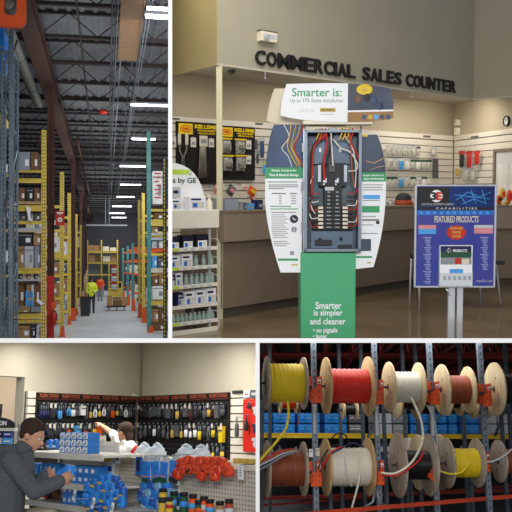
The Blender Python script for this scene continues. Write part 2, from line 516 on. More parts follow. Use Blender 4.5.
# tiled ceiling behind the soffit edge
pts = [R2.P(160, 190, 8.8), R2.P(217.5, 190, 7.85), R2.P(472, 190, 10.85), R2.P(545, 190, 10.2), R2.P(545, 190, 10.9), R2.P(453, 190, 13.1), R2.P(160, 190, 9.6)]
mb = MB('ceiling_tile'); n = len(pts)
mb._add([(p.x, p.y, ZC) for p in pts]+[(p.x, p.y, ZC+.05) for p in pts], [tuple(range(n)), tuple(range(2*n-1, n-1, -1))]+[(i, n+i, n+(i+1) % n, (i+1) % n) for i in range(n)])
struct('ceiling', mb, G)
# letters
t = Thing('wall_lettering', 'black raised letters reading COMMERCIAL SALES COUNTER on the beige soffit', 'sign', SA)
mat('letter_black', '#1d1d1b', .5)
for w, xa, xb in (('COMMERCIAL', 253.5, 354.5), ('SALES', 361, 400.5), ('COUNTER', 404.5, 455)):
    x0 = SA.at(xa, 75)[0]; x1 = SA.at(xb, 75)[0]
    n = len(w); wd_ = {'M': 1.25, 'I': .42}
    tot = sum(wd_.get(c, 1) for c in w); u = (x1-x0)/tot; x = x0
    for c in w:
        k = wd_.get(c, 1)*u
        mb = MB('letter_black'); mb.text(c, x+.06*u, x+k-.06*u, 1.258, 1.405, -.01, .02, bold=.02); t.part('letter', mb)
        x += k
# emergency light on the soffit
t = Thing('emergency_light', 'small white emergency light unit high on the beige soffit above the letters', 'light', SA)
x0, x1, z0, z1 = SA.rect(257, 33, 272.5, 44.5)
mb = MB('ivory'); mb.box(x0, x1, -.07, 0, z0+.02, z1); mb.box(x0+.02, x1-.02, -.075, -.07, z0+.05, z1-.02, 'lgrey'); t.part('housing', mb, bev=.01)
mb = MB('lgrey'); mb.cyl((x0+.05, -.07, z0+.07), (x0+.05, -.11, z0+.05), .022, .03); t.part('lamp', mb)
mb = MB('dgrey'); mb.box(x0-.005, x1+.005, -.072, 0, z1, z1+.012); t.part('lid', mb)
# camera dome and sprinkler under the tiled ceiling
p = R2.P(231.5, 72, 8.25)
mb = MB('ivory'); mb.cyl((p.x, p.y, ZC-.03), (p.x, p.y, ZC), .055)
mb.cyl((p.x, p.y, p.z+.02), (p.x, p.y, ZC-.03), .02)
t = Thing('security_camera', 'dome security camera under the ceiling beside the cream column', 'camera', G)
t.part('mount', mb)
mb = MB('dgrey'); mb.ell((p.x, p.y, p.z+.012), (.042, .042, .042)); t.part('dome', mb)
mb = MB('ivory'); mb.cyl((p.x, p.y, p.z+.02), (p.x, p.y, p.z+.05), .052); t.part('ring', mb)
for px, py, d, w in ((266, 78, 8.9, 'nearer to the dome camera'), (411, 96.5, 11.2, 'nearer to the far corner')):
    q = R2.P(px, py, d)
    t = Thing('sprinkler_head', 'tiny ceiling sprinkler head, the one '+w, 'sprinkler', G, group='ceiling sprinklers')
    mb = MB('lgrey'); mb.cyl((q.x, q.y, q.z), (q.x, q.y, ZC), .012); t.part('stem', mb)
    mb = MB('chrome'); mb.cyl((q.x, q.y, q.z-.008), (q.x, q.y, q.z), .025); t.part('deflector', mb)
# column
x0, x1, _, _ = flat(R2, 7.85).rect(216.6, 150, 222.4, 160)
mat('column_paint', '#c9c3a2', .6, var=.03)
mb = MB('column_paint'); mb.box(x0, x1, 0, .06, H2, ZB); mb.box(x0, x0+.008, -.006, 0, H2, ZB); mb.box(x1-.008, x1, -.006, 0, H2, ZB)
struct('trim_3', mb, flat(R2, 7.83))

# ---- counter
FC = frame2(R2, 226, 7.78, 413, 10.35, 190); LCN = FC.at(413, 190)[0]
FE = frame2(R2, 413, 10.35, 530, 10.55, 190); LE = FE.at(522, 190)[0]
ZT = -.20
def counter_unit(fr, L, label, off):
    t = Thing('sales_counter', label, 'counter', fr)
    mb = MB('laminate_low'); mb.box(off, L, .06, .62, H2+.1, ZT-.3); t.part('base', mb)
    mb = MB('kick'); mb.box(off+.01, L, .09, .6, H2, H2+.1); t.part('kick_board', mb)
    mb = MB('laminate'); mb.box(off-.02, L, 0, .64, ZT-.31, ZT-.02); t.part('upper_band', mb, bev=.008)
    mb = MB('laminate_side'); mb.box(off-.03, L, -.01, .66, ZT-.02, ZT); t.part('counter_top', mb)
counter_unit(FC, LCN+.2, 'long brown laminate sales counter with a protruding upper band, running back behind the green stand', 0)
counter_unit(FE, LE, 'short brown laminate counter running to the right behind the blue poster stand', .25)

# ---- black glove boards on the slat wall
mat('board_black', '#15130f', .8)
mat('label_yellow', '#e8c514', .5)
mat('grip_metal', '#8f8b7e', .4, .5, .3)
mat('tag_white', '#d9d3c6', .6)
mat('bag_fittings', '#55534e', .35, .2, scale=45, hx2='#c9c6c0')
mat('fit_mix', '#8d8880', .45, scale=40, hx2='#ddd8cc')
def boxy(p):
    e = lambda v: math.copysign(abs(v)**.55, v)
    return Vector((e(p.x), e(p.y), e(p.z)))
BFr = Frame(R2, FL.M.translation, FL.M.to_euler().z)
def head_board(x0p, x1p, label, y0a, y1a):
    a, b, z0, z1 = FL.rect(x0p, y0a, x1p, y1a)
    t = Thing('display_board', label, 'display board', FL, group='black cable grip boards')
    mb = MB('board_black'); mb.box(a, b, -.03, .01, z0, z1); t.part('backing', mb)
    h = z1-z0
    mb = MB('label_yellow'); x = a+.03*(b-a)
    w = (b-a)*.34; mb.box(x, x+w, -.036, -.03, z1-.2*h, z1-.03*h)
    n = 20; c = (x+w/2, z1-.115*h)
    mb.prism([(c[0]+math.cos(2*PI*i/n)*w*.42, c[1]+math.sin(2*PI*i/n)*h*.055) for i in range(n)], -.038, -.036, 'red')
    mb.prism([(c[0]+math.cos(2*PI*i/n)*w*.37, c[1]+math.sin(2*PI*i/n)*h*.042) for i in range(n)], -.039, -.038, 'label_yellow')
    mb.text('HUBBELL', c[0]-w*.27, c[0]+w*.27, c[1]-h*.022, c[1]+h*.022, -.04, .002, 'red')
    t.part('brand_label', mb)
    mb = MB('label_yellow'); x2 = x+w+.05*(b-a)
    mb.text('KELLEMS', x2, b-.03*(b-a), z1-.1*h, z1-.035*h, -.034, .003, bold=.05)
    mb.text('WIRE MANAGEMENT', x2+.06*(b-a), b-.05*(b-a), z1-.145*h, z1-.115*h, -.034, .002)
    mb.text('PRODUCTS', x2+.1*(b-a), b-.06*(b-a), z1-.19*h, z1-.16*h, -.034, .002)
    t.part('header_text', mb)
head_board(176, 216, 'black display board with yellow header hanging left of the cream column', 122.5, 184)
head_board(217.5, 253.5, 'black display board with yellow header hanging right of the cream column', 126.5, 180)
def grip(px, y0, y1, kind, label):
    x0, z0 = FL.at(px-3.2, y1, -.05); x1, z1 = FL.at(px+3.2, y0, -.05)
    xm = (x0+x1)/2; h = z1-z0; w = x1-x0
    if kind == 'tag':
        t = Thing('hang_tag', label, 'tag', FL, group='tags and grips on the black boards')
        mb = MB('tag_white'); mb.box(xm-w*.4, xm+w*.4, -.05, -.044, z0, z1-.02); mb.box(xm-w*.25, xm+w*.25, -.052, -.05, z0+h*.2, z0+h*.45, 'print'); t.part('card', mb)
        mb = MB('steel'); mb.tube([(xm, -.03, z1-.01), (xm, -.06, z1-.015)], .004); t.part('hook', mb)
    elif kind == 'fork':
        t = Thing('cable_grip', label, 'cable grip', FL, group='tags and grips on the black boards')
        for s_ in (-1, 1):
            mb = MB('grip_metal'); mb.tube([(xm+s_*w*.55, -.05, z1-h*.3), (xm+s_*w*.5, -.05, z0+h*.48), (xm+s_*w*.1, -.05, z0+h*.3), (xm+s_*w*.18, -.05, z0)], .010); t.part('strand', mb)
            mb = MB('tag_white'); mb.box(xm+s_*w*.55-w*.22, xm+s_*w*.55+w*.22, -.056, -.05, z1-h*.34, z1); t.part('tag', mb)
    elif kind == 'mesh':
        t = Thing('mesh_grip_bundle', label, 'cable grip', FL, group='tags and grips on the black boards')
        mb = MB('grip_metal')
        for k in range(9):
            f = (k-4)/4
            mb.tube([(xm+f*w*.28, -.05-.015*(k % 2), z1-h*.1), (xm+f*w*.42, -.055-.015*(k % 2), z0+h*.5), (xm+f*w*.6, -.05, z0)], .010)
        t.part('sleeves', mb)
        mb = MB('tag_white'); mb.box(xm-w*.6, xm+w*.6, -.075, -.07, z1-h*.25, z1); mb.box(xm-w*.4, xm+w*.4, -.078, -.075, z1-h*.18, z1-h*.08, 'print'); t.part('header_card', mb)
    else:
        t = Thing('fitting_bag', label, 'bag', FL, group='tags and grips on the black boards')
        mb = MB('bag_fittings'); mb.ell((xm, -.06, z0+h*.42), (w*.72, .02, h*.42), fn=boxy); mb.box(xm-w*.7, xm+w*.7, -.052, -.048, z0, z1-h*.1, 'clear_dim'); t.part('plastic_bag', mb)
        mb = MB('grip_metal')
        for k in range(10): mb.cyl((xm+random.uniform(-.5, .5)*w, -.085, z0+h*random.uniform(.1, .6)), (xm+random.uniform(-.5, .5)*w, -.088, z0+h*random.uniform(.1, .6)), .011)
        t.part('contents', mb)
        mb = MB('label_yellow'); mb.box(xm-w*.85, xm+w*.85, -.07, -.05, z1-h*.1, z1); t.part('header', mb)
grip(173.5, 135, 147, 'tag', 'white hang tag at the far left edge of the left black board')
grip(183, 134, 166, 'fork', 'forked steel cable grip hanging on the left black board')
grip(193.5, 136, 147, 'tag', 'white hang tag between the forked grip and the mesh grip bundle')
grip(202.5, 136, 178, 'mesh', 'bundle of woven mesh cable grips hanging on the left black board')
grip(211.5, 137, 147, 'tag', 'white hang tag right of the mesh grip bundle, against the column')
grip(226, 138, 153, 'bag', 'bag of fittings on the right black board, upper left one')
grip(240, 139, 154, 'bag', 'bag of fittings on the right black board, upper right one')
grip(227.5, 155, 171, 'bag', 'bag of fittings on the right black board, lower left one')
grip(240.5, 155, 171, 'bag', 'bag of fittings on the right black board, lower right one')
grip(248.7, 139, 149, 'tag', 'white hang tag on the right black board, upper one')
grip(248.7, 154, 164, 'tag', 'white hang tag on the right black board, lower one')
for px, py in ((176, 118.8), (259, 123.8), (427, 136.3)):
    x0, x1, z0, z1 = FL.rect(px-3.5, py-.8, px+3.5, py+.8)
    mb = MB('dgrey'); mb.box(x0, x1, -.005, .005, z0, z1)
    where = {176: 'at the far left of the slat wall top', 259: 'above the slat wall between black board and stand', 427: 'on the slat wall top near the wall corner'}[px]
    single('brand_plate', 'small dark name plate '+where, 'plate', FL, mb, group='name plates on the slat wall')
x0, x1, z0, z1 = FR.rect(471, 136, 478, 137.5); mb = MB('dgrey'); mb.box(x0, x1, -.005, .005, z0, z1)
single('brand_plate', 'small dark name plate on the slat wall top right of the corner', 'plate', FR, mb, group='name plates on the slat wall')

# ---- small packs on the slat wall
def slatpack(fr, px, y0, y1, w, body, head, label, dark=False, name='blister_pack', cat='pack', grp='packs hanging on the slat wall'):
    x0, x1, z0, z1 = fr.rect(px-w/2, y0, px+w/2, y1, -.05)
    t = Thing(name, label, cat, fr, group=grp); h = z1-z0
    mb = MB('fit_mix' if body in ('lgrey', 'grey', 'print') else body); mb.ell(((x0+x1)/2, -.05, z0+h*.42), ((x1-x0)*.36, .02, h*.40), fn=boxy)
    t.part('contents', mb)
    mb = MB(head); mb.box(x0, x1, -.06, -.05, z1-h*.2, z1); mb.box(x0+.003, x1-.003, -.048, -.045, z0, z1-h*.1, 'clear'); t.part('card', mb)
    mb = MB('steel'); mb.tube([((x0+x1)/2, .0, z1+.005), ((x0+x1)/2, -.09, z1+.005)], .004, 5); t.part('hook', mb)
cols = ['lgrey', 'print', 'lgrey', 'grey', 'lgrey', 'print']
for i, px in enumerate((388, 393.5, 399, 404, 409, 414)):
    slatpack(FL, px, 146, 156, 4.2, cols[i], 'lgrey', 'small grey hooked fitting in the top row of the slat wall, %s from the left' % ORD[i])
for i, (px, c, hd) in enumerate(((389, 'lgrey', 'white'), (395, 'lgrey', 'lgrey'), (401, 'sky', 'white'), (407, 'white', 'lgrey'))):
    slatpack(FL, px, 158.5, 170, 5.2, c, hd, 'pale blister pack in the middle row of the slat wall, %s from the left' % ORD[i])
for i, px in enumerate((413, 418, 423.5, 429)):
    slatpack(FL, px, 160, 169.5, 5, ['lgrey', 'white', 'grey', 'lgrey'][i], 'dgreen', 'green-headed clear pack in the middle row of the slat wall, %s from the left' % ORD[i])
for i, px in enumerate((389, 394.5, 401, 406.5, 413, 418.5, 424)):
    slatpack(FL, px, 177, 188, 5.2, ['lgrey', 'grey', 'sky', 'lgrey', 'lgrey', 'grey', 'white'][i], 'dgreen' if i in (0, 1, 4, 6) else 'lgrey', 'small pack in the bottom row of the slat wall, %s from the left' % ORD[i])
for i, px in enumerate((434, 437)):
    x0, x1, z0, z1 = FL.rect(px-.9, 159, px+.9, 178, -.03); mb = MB('dgrey'); mb.box(x0, x1, -.04, -.02, z0, z1)
    mb.cyl(((x0+x1)/2, -.03, z1), ((x0+x1)/2, -.03, z1+.03), .006, m='steel')
    single('hanging_bar', 'dark straight bar hanging on the slat wall, the %s one' % ('left' if i == 0 else 'right'), 'bar', FL, mb, group='dark bars on the slat wall')
slatpack(FL, 418, 147, 155, 4, 'lgrey', 'black', 'small pack with a black top right of the grey hooked fittings')
slatpack(FL, 434, 148, 156, 6, 'lgrey', 'lgrey', 'pale pack above the two dark hanging bars')
for i, px in enumerate((462, 469.5, 477)):
    slatpack(FR, px, 151, 168 if i < 2 else 165, 6, ['charcoal', 'red', 'red'][i], 'red', 'red-headed tool pack on the right slat wall, %s from the left' % ORD[i])
for i, px in enumerate((465.5, 472)):
    slatpack(FR, px, 170, 181, 6, 'grey', 'lgrey', 'grey clear pack under the red-headed packs, %s one' % ('left' if i == 0 else 'right'))
slatpack(FR, 457.5, 169.5, 176, 4, 'gold', 'gold', 'small yellow pack below left of the red-headed packs')
slatpack(FL, 262, 137, 158, 5, 'photo_blue', 'lgrey', 'blue pack hanging left of the stand wing')
slatpack(FL, 264.5, 162, 174, 3.5, 'sky', 'lime', 'thin blue and green pack hanging close to the stand wing')
for i, px in enumerate((256, 257.5)):
    slatpack(FL, px, 140 + 14*i, 150+14*i, 2.4, 'dgrey', 'dgrey', 'thin dark pack right of the black board, %s one' % ('upper' if i == 0 else 'lower'))

# thermostat, clock, door
t = Thing('wall_sensor', 'small white sensor with a strobe cap in the wall corner above the slat wall', 'sensor', FR)
x0, x1, z0, z1 = FR.rect(449.8+3.2, 120, 453.5+3, 126); xx = .05
mb = MB('ivory'); mb.box(xx, xx+.07, -.03, .05, z0, z1); t.part('upper_box', mb)
x0, x1, z0, z1 = FR.rect(453, 128, 456, 135); mb = MB('ivory'); mb.box(xx+.005, xx+.06, -.03, .05, z0, z1); t.part('lower_box', mb)
mb = MB('orange'); mb.box(xx+.015, xx+.055, -.035, -.028, z1+.08, z1+.1); t.part('lamp', mb)
cx, cz = FR.at(504.5, 121, 0); r = .075
t = Thing('wall_clock', 'round wall clock with black rim and white face on the right wall', 'clock', FR)
mb = MB('black'); mb.lathe([(r, 0), (r, .03), (r*.84, .035), (r*.84, .0)], (cx, .05, cz), (0, -1, 0), 28); t.part('rim', mb)
mb = MB('paper'); mb.cyl((cx, .048, cz), (cx, .03, cz), r*.86, n=28)
for k in range(12):
    a = k*PI/6; mb.box(cx+math.sin(a)*r*.7-.002, cx+math.sin(a)*r*.7+.002, .027, .03, cz+math.cos(a)*r*.7-.004, cz+math.cos(a)*r*.7+.004, 'black')
t.part('face', mb)
mb = MB('black'); mb.tube([(cx, .026, cz), (cx+.03, .026, cz+.022)], .003); mb.tube([(cx, .025, cz), (cx-.012, .025, cz+.04)], .0025); t.part('hands', mb)
x0, _ = FR.at(494.5, 170); x1 = LR-.02; zt = FR.at(500, 149)[1]
mat('door_white', '#dcd9da', .6, var=.02)
t = Thing('door_1', 'white door behind the right counter', 'door', FR)
ALL.remove(t)
mb = MB('door_white'); mb.box(x0+.06, x1, -.01, .03, H2, zt-.05)
for k in (0, 1):
    for j in (0, 1): mb.box(x0+.12+k*.32, x0+.36+k*.32, -.016, -.01, H2+.2+j*.8, H2+.85+j*.8, 'white')
struct('door_1', mb, FR)
mb = MB('groove'); mb.mt = 'laminate'; mb.box(x0, x0+.05, -.03, .04, H2, zt); mb.box(x0, x1, -.03, .04, zt-.045, zt); struct('trim_4', mb, FR)

# ---- things on the counter
def on_counter(px0, y0, px1, yy, dep=.12):
    x0, x1, z0, z1 = FC.rect(px0, y0, px1, yy, .12)
    return x0, x1, ZT, max(z1, ZT+.04)
def cbox(px0, px1, ytop, m, label, name='box', yf=.1, dep=.14, fr=None, cat='box'):
    fr = fr or FC
    x0, _ = fr.at(px0, 205, yf); x1, _ = fr.at(px1, 205, yf); _, z1 = fr.at((px0+px1)/2, ytop, yf)
    t = Thing(name, label, cat, fr, group='things on the sales counter')
    mb = MB(m); mb.box(x0, x1, yf, yf+dep, ZT, z1); t.part('body', mb, bev=.004)
    mb = MB('lgrey'); mb.box(x0+.015, x1-.015, yf-.002, yf, ZT+(z1-ZT)*.25, ZT+(z1-ZT)*.6, 'print'); mb.box(x0+.004, x1-.004, yf+.004, yf+dep-.004, z1, z1+.004, 'dgrey'); t.part('label', mb)
mat('bluegrey', '#8a93a3', .6, var=.08)
cbox(226, 238.5, 199, 'bluegrey', 'blue-grey square catalogue box at the left end of the counter', yf=.05, dep=.2)
cbox(240, 243.2, 202, 'grey', 'narrow grey box beside the blue-grey catalogue box', dep=.1)
cbox(243.8, 247, 203, 'dgrey', 'narrow dark box beside the grey narrow box', dep=.1)
cbox(247.5, 254.5, 203.5, 'sky', 'pale blue packet on the counter below the orange bag', dep=.1)
cbox(258, 263, 200, 'navy', 'dark blue small carton on the counter next to the stand wing', dep=.1)
def tilted_pack(px, py, w, h, ang, m, m2, label, fr=FL, yo=-.12):
    x, z = fr.at(px, py, yo); s_ = fr.room.P(px, py, (fr.M @ Vector((x, yo, z))).y).y/FPX
    R_ = Matrix.Rotation(ang, 3, 'Y')
    t = Thing('snack_bag', label, 'bag', fr, group='colourful bags hanging behind the counter')
    mb = MB(m); mb.ell((x, yo, z), (w*s_/2, .03, h*s_/2), R_); mb.obox((x, yo, z), (w*s_, .012, h*s_), R_); t.part('bag', mb)
    mb = MB(m2); mb.obox((x, yo-.03, z), (w*s_*.6, .01, h*s_*.4), R_); t.part('label', mb)
    mb = MB('steel'); mb.tube([(x, 0, z+h*s_/2), (x, yo, z+h*s_/2)], .004, 5); t.part('hook', mb)
tilted_pack(231, 190.5, 9, 10, .6, 'dgrey', 'pink', 'dark and pink tilted pack hanging behind the counter left')
tilted_pack(243.5, 187, 4.5, 6, .2, 'cream', 'pink', 'small cream pack hanging between the tilted packs')
tilted_pack(252, 191.5, 9.5, 8.5, .5, 'orange', 'yellow', 'orange tilted bag hanging above the counter')
tilted_pack(253, 199, 8, 4, .5, 'brick', 'lgrey', 'red-brown small pack just under the orange bag')
tilted_pack(215.2, 190, 3, 8, 0, 'pink', 'navy', 'narrow pink pack hanging against the cream column')
# cap on a stand and small bits beside the right wing
x, _ = FC.at(403.5, 200, .3); _, zt_ = FC.at(403.5, 190, .3)
t = Thing('bump_cap', 'dark cap with a red-brown brim lying on the counter left of the blue poster', 'cap', FC)
mb = MB('charcoal'); mb.ell((x, .3, ZT+.07), (.115, .11, .10)); mb.box(x-.02, x+.02, .22, .38, ZT, ZT+.05); t.part('crown', mb)
mb = MB('brick'); mb.lathe([(.125, 0), (.13, .02), (.11, .07)], (x, .3, ZT), n=18); t.part('brim', mb)
for i, (px, c, yt) in enumerate(((388, 'lgrey', 202), (392.5, 'white', 201), (412, 'white', 203))):
    cbox(px-1.8, px+1.8, yt, c, 'small pale carton on the counter, %s right of the stand wing' % ORD[i], yf=.25, dep=.08)
# snacks at the right
for i, (px, py, w, h, c, c2, lb) in enumerate(((499, 199, 6, 8, 'orange', 'maroon', 'dark orange bag on the right counter, leftmost of the heap'), (504, 194, 6, 13, 'wire_yellow', 'orange', 'tall golden bag standing in the middle of the heap on the right counter'),
        (509.5, 196, 6, 13, 'orange', 'red', 'orange bag on the right counter, rightmost of the heap'), (501, 203, 5, 5, 'red', 'yellow', 'small red pack low in the heap on the right counter'), (507, 203, 5, 4, 'yellow', 'red', 'small yellow pack low in the heap on the right counter'))):
    x, z = FE.at(px, py, .3); s_ = .0131
    t = Thing('snack_bag', lb, 'bag', FE, group='heap of bags on the right counter')
    mb = MB(c); hh = h*s_/2; mb.ell((x, .3+.05*(i % 2), max(z, ZT+hh)), (w*s_/2, .04, hh), n=10); t.part('bag', mb)
    mb = MB(c2); mb.obox((x, .255+.05*(i % 2), max(z, ZT+hh)), (w*s_*.6, .02, hh*.8)); t.part('label', mb)

# ---- stand with open electrical panel
FD = flat(R2, 5.62)
def zpx(fr, px, py, y=0): return fr.at(px, py, y)[1]
def poly(fr, pts, y=0): return [fr.at(px, py, y) for px, py in pts]
def arc(p0, p1, p2, n=8):
    return [((1-t)**2*p0[0]+2*(1-t)*t*p1[0]+t*t*p2[0], (1-t)**2*p0[1]+2*(1-t)*t*p1[1]+t*t*p2[1]) for t in [i/n for i in range(n+1)]]
def ypx(fr, y):  # world-axis helper
    return y
t = Thing('display_stand', 'green floor stand carrying an open grey breaker panel between white curved info wings', 'display stand', FD)
base_bot = zpx(FD, 328, 337.9, 0)
x0, x1, _, z1 = FD.rect(300.8, 300, 355.5, 300); z1 = zpx(FD, 328, 253)
mb = MB('green_stand'); mb.box(x0, x1, 0, .32, zpx(FD, 328, 338.0), z1); gp = t.part('pedestal', mb, bev=.004)
def tx(mb, s_, a, b, ya, yb, y, fr=FD, m=None, bold=.03):
    p0 = fr.at(a, (ya+yb)/2, y); p1 = fr.at(b, (ya+yb)/2, y)
    mb.text(s_, p0[0], p1[0], fr.at((a+b)/2, yb, y)[1], fr.at((a+b)/2, ya, y)[1], y, .001, m, bold)
mb = MB('paper'); tx(mb, 'Smarter', 315.5, 341.5, 301.8, 309, -.002, bold=.02); tx(mb, 'is simpler', 313.8, 342.5, 309.5, 317.5, -.002, bold=.02); tx(mb, 'and cleaner', 310, 345.5, 318, 324.6, -.002, bold=.02)
tx(mb, '• no pigtails', 313, 337.5, 327.8, 334, -.002); tx(mb, '• faster', 313, 327, 334.3, 338, -.002)
t.part('lettering', mb, gp, 'white lettering on the green pedestal')
# panel box
cav = .11
mb = MB('panel_grey')
X0, X1, Z0, Z1 = FD.rect(304, 130, 361.5, 251.5, -.03)
w_ = X1-X0; th = .022
mb.box(X0, X0+th, -.03, cav, Z0, Z1); mb.box(X1-th*.9, X1, -.03, cav, Z0, Z1); mb.box(X0, X1, -.03, cav, Z0, Z0+th*.8); mb.box(X0, X1, -.03, cav, Z1-th*.7, Z1)
mb.box(X0, X1, cav, cav+.01, Z0, Z1, 'steel_dark')
mb.box(X0-.006, X0, -.03, -.02, Z0, Z1, 'steel'); 
bx_ = t.part('panel_box', mb)
def inb(a, b, ya, yb, y0, y1, m, mbb): 
    q = FD.rect(a, ya, b, yb, y0); mbb.box(q[0], q[1], y0, y1, q[2], q[3], m)
mb = MB('panel_blue')
mb.prism(poly(FD, [(313, 142), (322, 134), (326, 136), (326, 164), (313, 164)], .07), .07, .10); t.part('back_plate', mb, bx_)
mb = MB('panel_blue'); mb.prism(poly(FD, [(333, 136), (338, 134), (350, 142), (350, 164), (333, 164)], .07), .07, .10)
inb(311, 353, 231, 248, .06, .10, 'panel_blue', mb); inb(309, 355, 130, 134, .03, .1, 'charcoal', mb)
for a in (319, 339): inb(a, a+2.4, 148, 152, .065, .07, 'white', mb)
t.part('back_plate', mb, bx_)
mb = MB('charcoal'); inb(319, 346, 163, 186, .04, .1, 'charcoal', mb); inb(324, 341.5, 186, 230, .03, .1, 'charcoal', mb); inb(315, 351, 226, 231, .05, .1, 'charcoal', mb)
inb(329, 335, 164, 172, .02, .04, 'dgrey', mb); inb(325, 334, 187, 190.5, .02, .03, 'lgrey', mb)
inb(318, 321, 165, 182, .02, .04, 'steel', mb); inb(344, 347, 165, 182, .02, .04, 'steel', mb)
mb.box(*FD.rect(315, 240, 332, 245, .03)[:2], .03, .06, *FD.rect(315, 240, 332, 245, .03)[2:], 'charcoal'); mb.box(*FD.rect(338, 245, 352, 248, .03)[:2], .03, .06, *FD.rect(338, 245, 352, 248, .03)[2:], 'charcoal')
bus = t.part('bus_assembly', mb, bx_)
n = 0
for side in (0, 1):
    for k in range(10):
        mb = MB('charcoal'); y = 190.5+k*3.9
        a, b = (312.8, 323.6) if side == 0 else (342, 352.6)
        if k < 4: a, b = (325, 332.5) if side == 0 else (333.5, 341)
        inb(a, b, y+.2, y+3.5, .015, .06, 'black', mb)
        lab = (318.2, 323.2) if side == 0 else (342.6, 347.8)
        if k >= 4: inb(lab[0], lab[1], y+.5, y+2.9, .012, .015, 'cream', mb)
        else: inb(a+2.5, a+5, y+.8, y+2.6, .012, .015, 'print', mb)
        t.part('circuit_breaker', mb, bx_)
for k in range(6):
    mb = MB('black'); y = 206+k*3.9; inb(325.4, 340.6, y+.2, y+3.4, .012, .05, 'charcoal', mb); inb(326.5, 331, y+1.2, y+2.3, .01, .012, 'grey', mb); inb(335, 339.5, y+1.2, y+2.3, .01, .012, 'grey', mb)
    t.part('circuit_breaker', mb, bx_)
for a in (323.2, 335.2):
    mb = MB('white'); inb(a, a+1.6, 180, 185, .0, .03, 'paper', mb); inb(a+2, a+3.4, 178, 183, .0, .03, 'paper', mb); inb(a, a+3.4, 182.5, 183.5, -.004, .0, 'dgrey', mb); t.part('lug', mb, bx_, 'white lug')
def wire(m, pts, r=.0042, y=0.0, par=bx_, name='wire'):
    mb = MB(m); mb.tube([Vector((*[FD.at(p[0], p[1], (p[2] if len(p) > 2 else y))[0]], (p[2] if len(p) > 2 else y), FD.at(p[0], p[1], (p[2] if len(p) > 2 else y))[1])) for p in pts], r, 6)
    t.part(name, mb, par, m.replace('_', ' ')+' wire' if False else None)
def curve(pts, n=6):
    out = []
    P_ = [pts[0]]+list(pts)+[pts[-1]]
    for i in range(1, len(P_)-2):
        for k in range(n):
            s_ = k/n; q = []
            for c in range(len(pts[0])):
                a, b, c_, d = P_[i-1][c], P_[i][c], P_[i+1][c], P_[i+2][c]
                q.append(.5*((2*b)+(-a+c_)*s_+(2*a-5*b+4*c_-d)*s_*s_+(-a+3*b-3*c_+d)*s_**3))
            out.append(tuple(q))
    out.append(tuple(pts[-1])); return out
wire('wire_red', curve([(326, 133), (327, 145), (324, 160), (324.5, 180)]), .0085)
wire('wire_red', curve([(325, 134), (320, 140), (314, 148), (312.5, 170), (311.5, 195)]), .006)
wire('wire_white', curve([(331, 133), (332, 150), (333, 166)]), .006)
wire('wire_white', curve([(333, 139), (341, 148), (350, 152), (357, 163), (356, 170), (348, 171)]), .005)
wire('wire_white', curve([(345, 136), (353, 150), (356, 170), (355, 188)]), .004)
wire('wire_red', curve([(350, 134), (352, 145), (359, 160), (358.5, 190), (357, 225)]), .006)
wire('copper', curve([(349, 136), (351, 150), (352, 170), (354, 187)]), .006)
wire('maroon', curve([(320, 135), (312, 150), (310, 175), (310.5, 200), (314, 208)]), .006)
wire('black', curve([(334, 134), (330, 150), (326, 166)]), .005)
wire('wire_white', curve([(313, 176), (310, 186), (311, 205), (315, 214)]), .004)
for k in range(9):
    y = 192+k*4.1; sg = k % 2
    wire(['wire_red', 'maroon', 'wire_white', 'black'][k % 4], curve([(309.5, y-3+sg), (312, y+2), (319, y+1)]), .0035)
    wire(['wire_red', 'black', 'maroon', 'wire_white'][k % 4], curve([(357, y-4), (355, y+1), (347, y+1)]), .0035)
for a, c in ((318, 'wire_yellow'), (321, 'orange'), (324.5, 'wire_red'), (341, 'wire_yellow'), (344.5, 'wire_yellow'), (348, 'gold'), (352, 'wire_red')):
    wire(c, curve([(a+.5, 128.5), (a+1.5, 131), (a-.5, 137), (a-2, 140)]), .006)
mb = MB('charcoal')
for a in (315, 339): inb(a, a+14, 129.5, 132.5, -.01, .05, 'charcoal', mb)
inb(329, 338, 127.5, 130.5, 0, .04, 'lgrey', mb); t.part('knockout_strip', mb, bx_)
mb = MB('charcoal')
for a, b in ((320, 239.5), (341, 239)):
    c = FD.at(a, b, .05); mb.lathe([(.012, 0), (.012, .02), (.006, .024)], (c[0], .07, c[1]), (0, -1, 0), 12)
t.part('ground_screw', mb, bx_)
mb = MB('grey'); q = FD.rect(301.8, 182, 304, 190, -.03); mb.box(q[0], q[1], -.035, .02, q[2], q[3]); q = FD.rect(301.8, 222, 304, 231, -.03); mb.box(q[0], q[1], -.035, .02, q[2], q[3]); q = FD.rect(302, 143, 304, 152, -.03); mb.box(q[0], q[1], -.035, .02, q[2], q[3], 'lgrey'); t.part('hinge', mb, bx_)
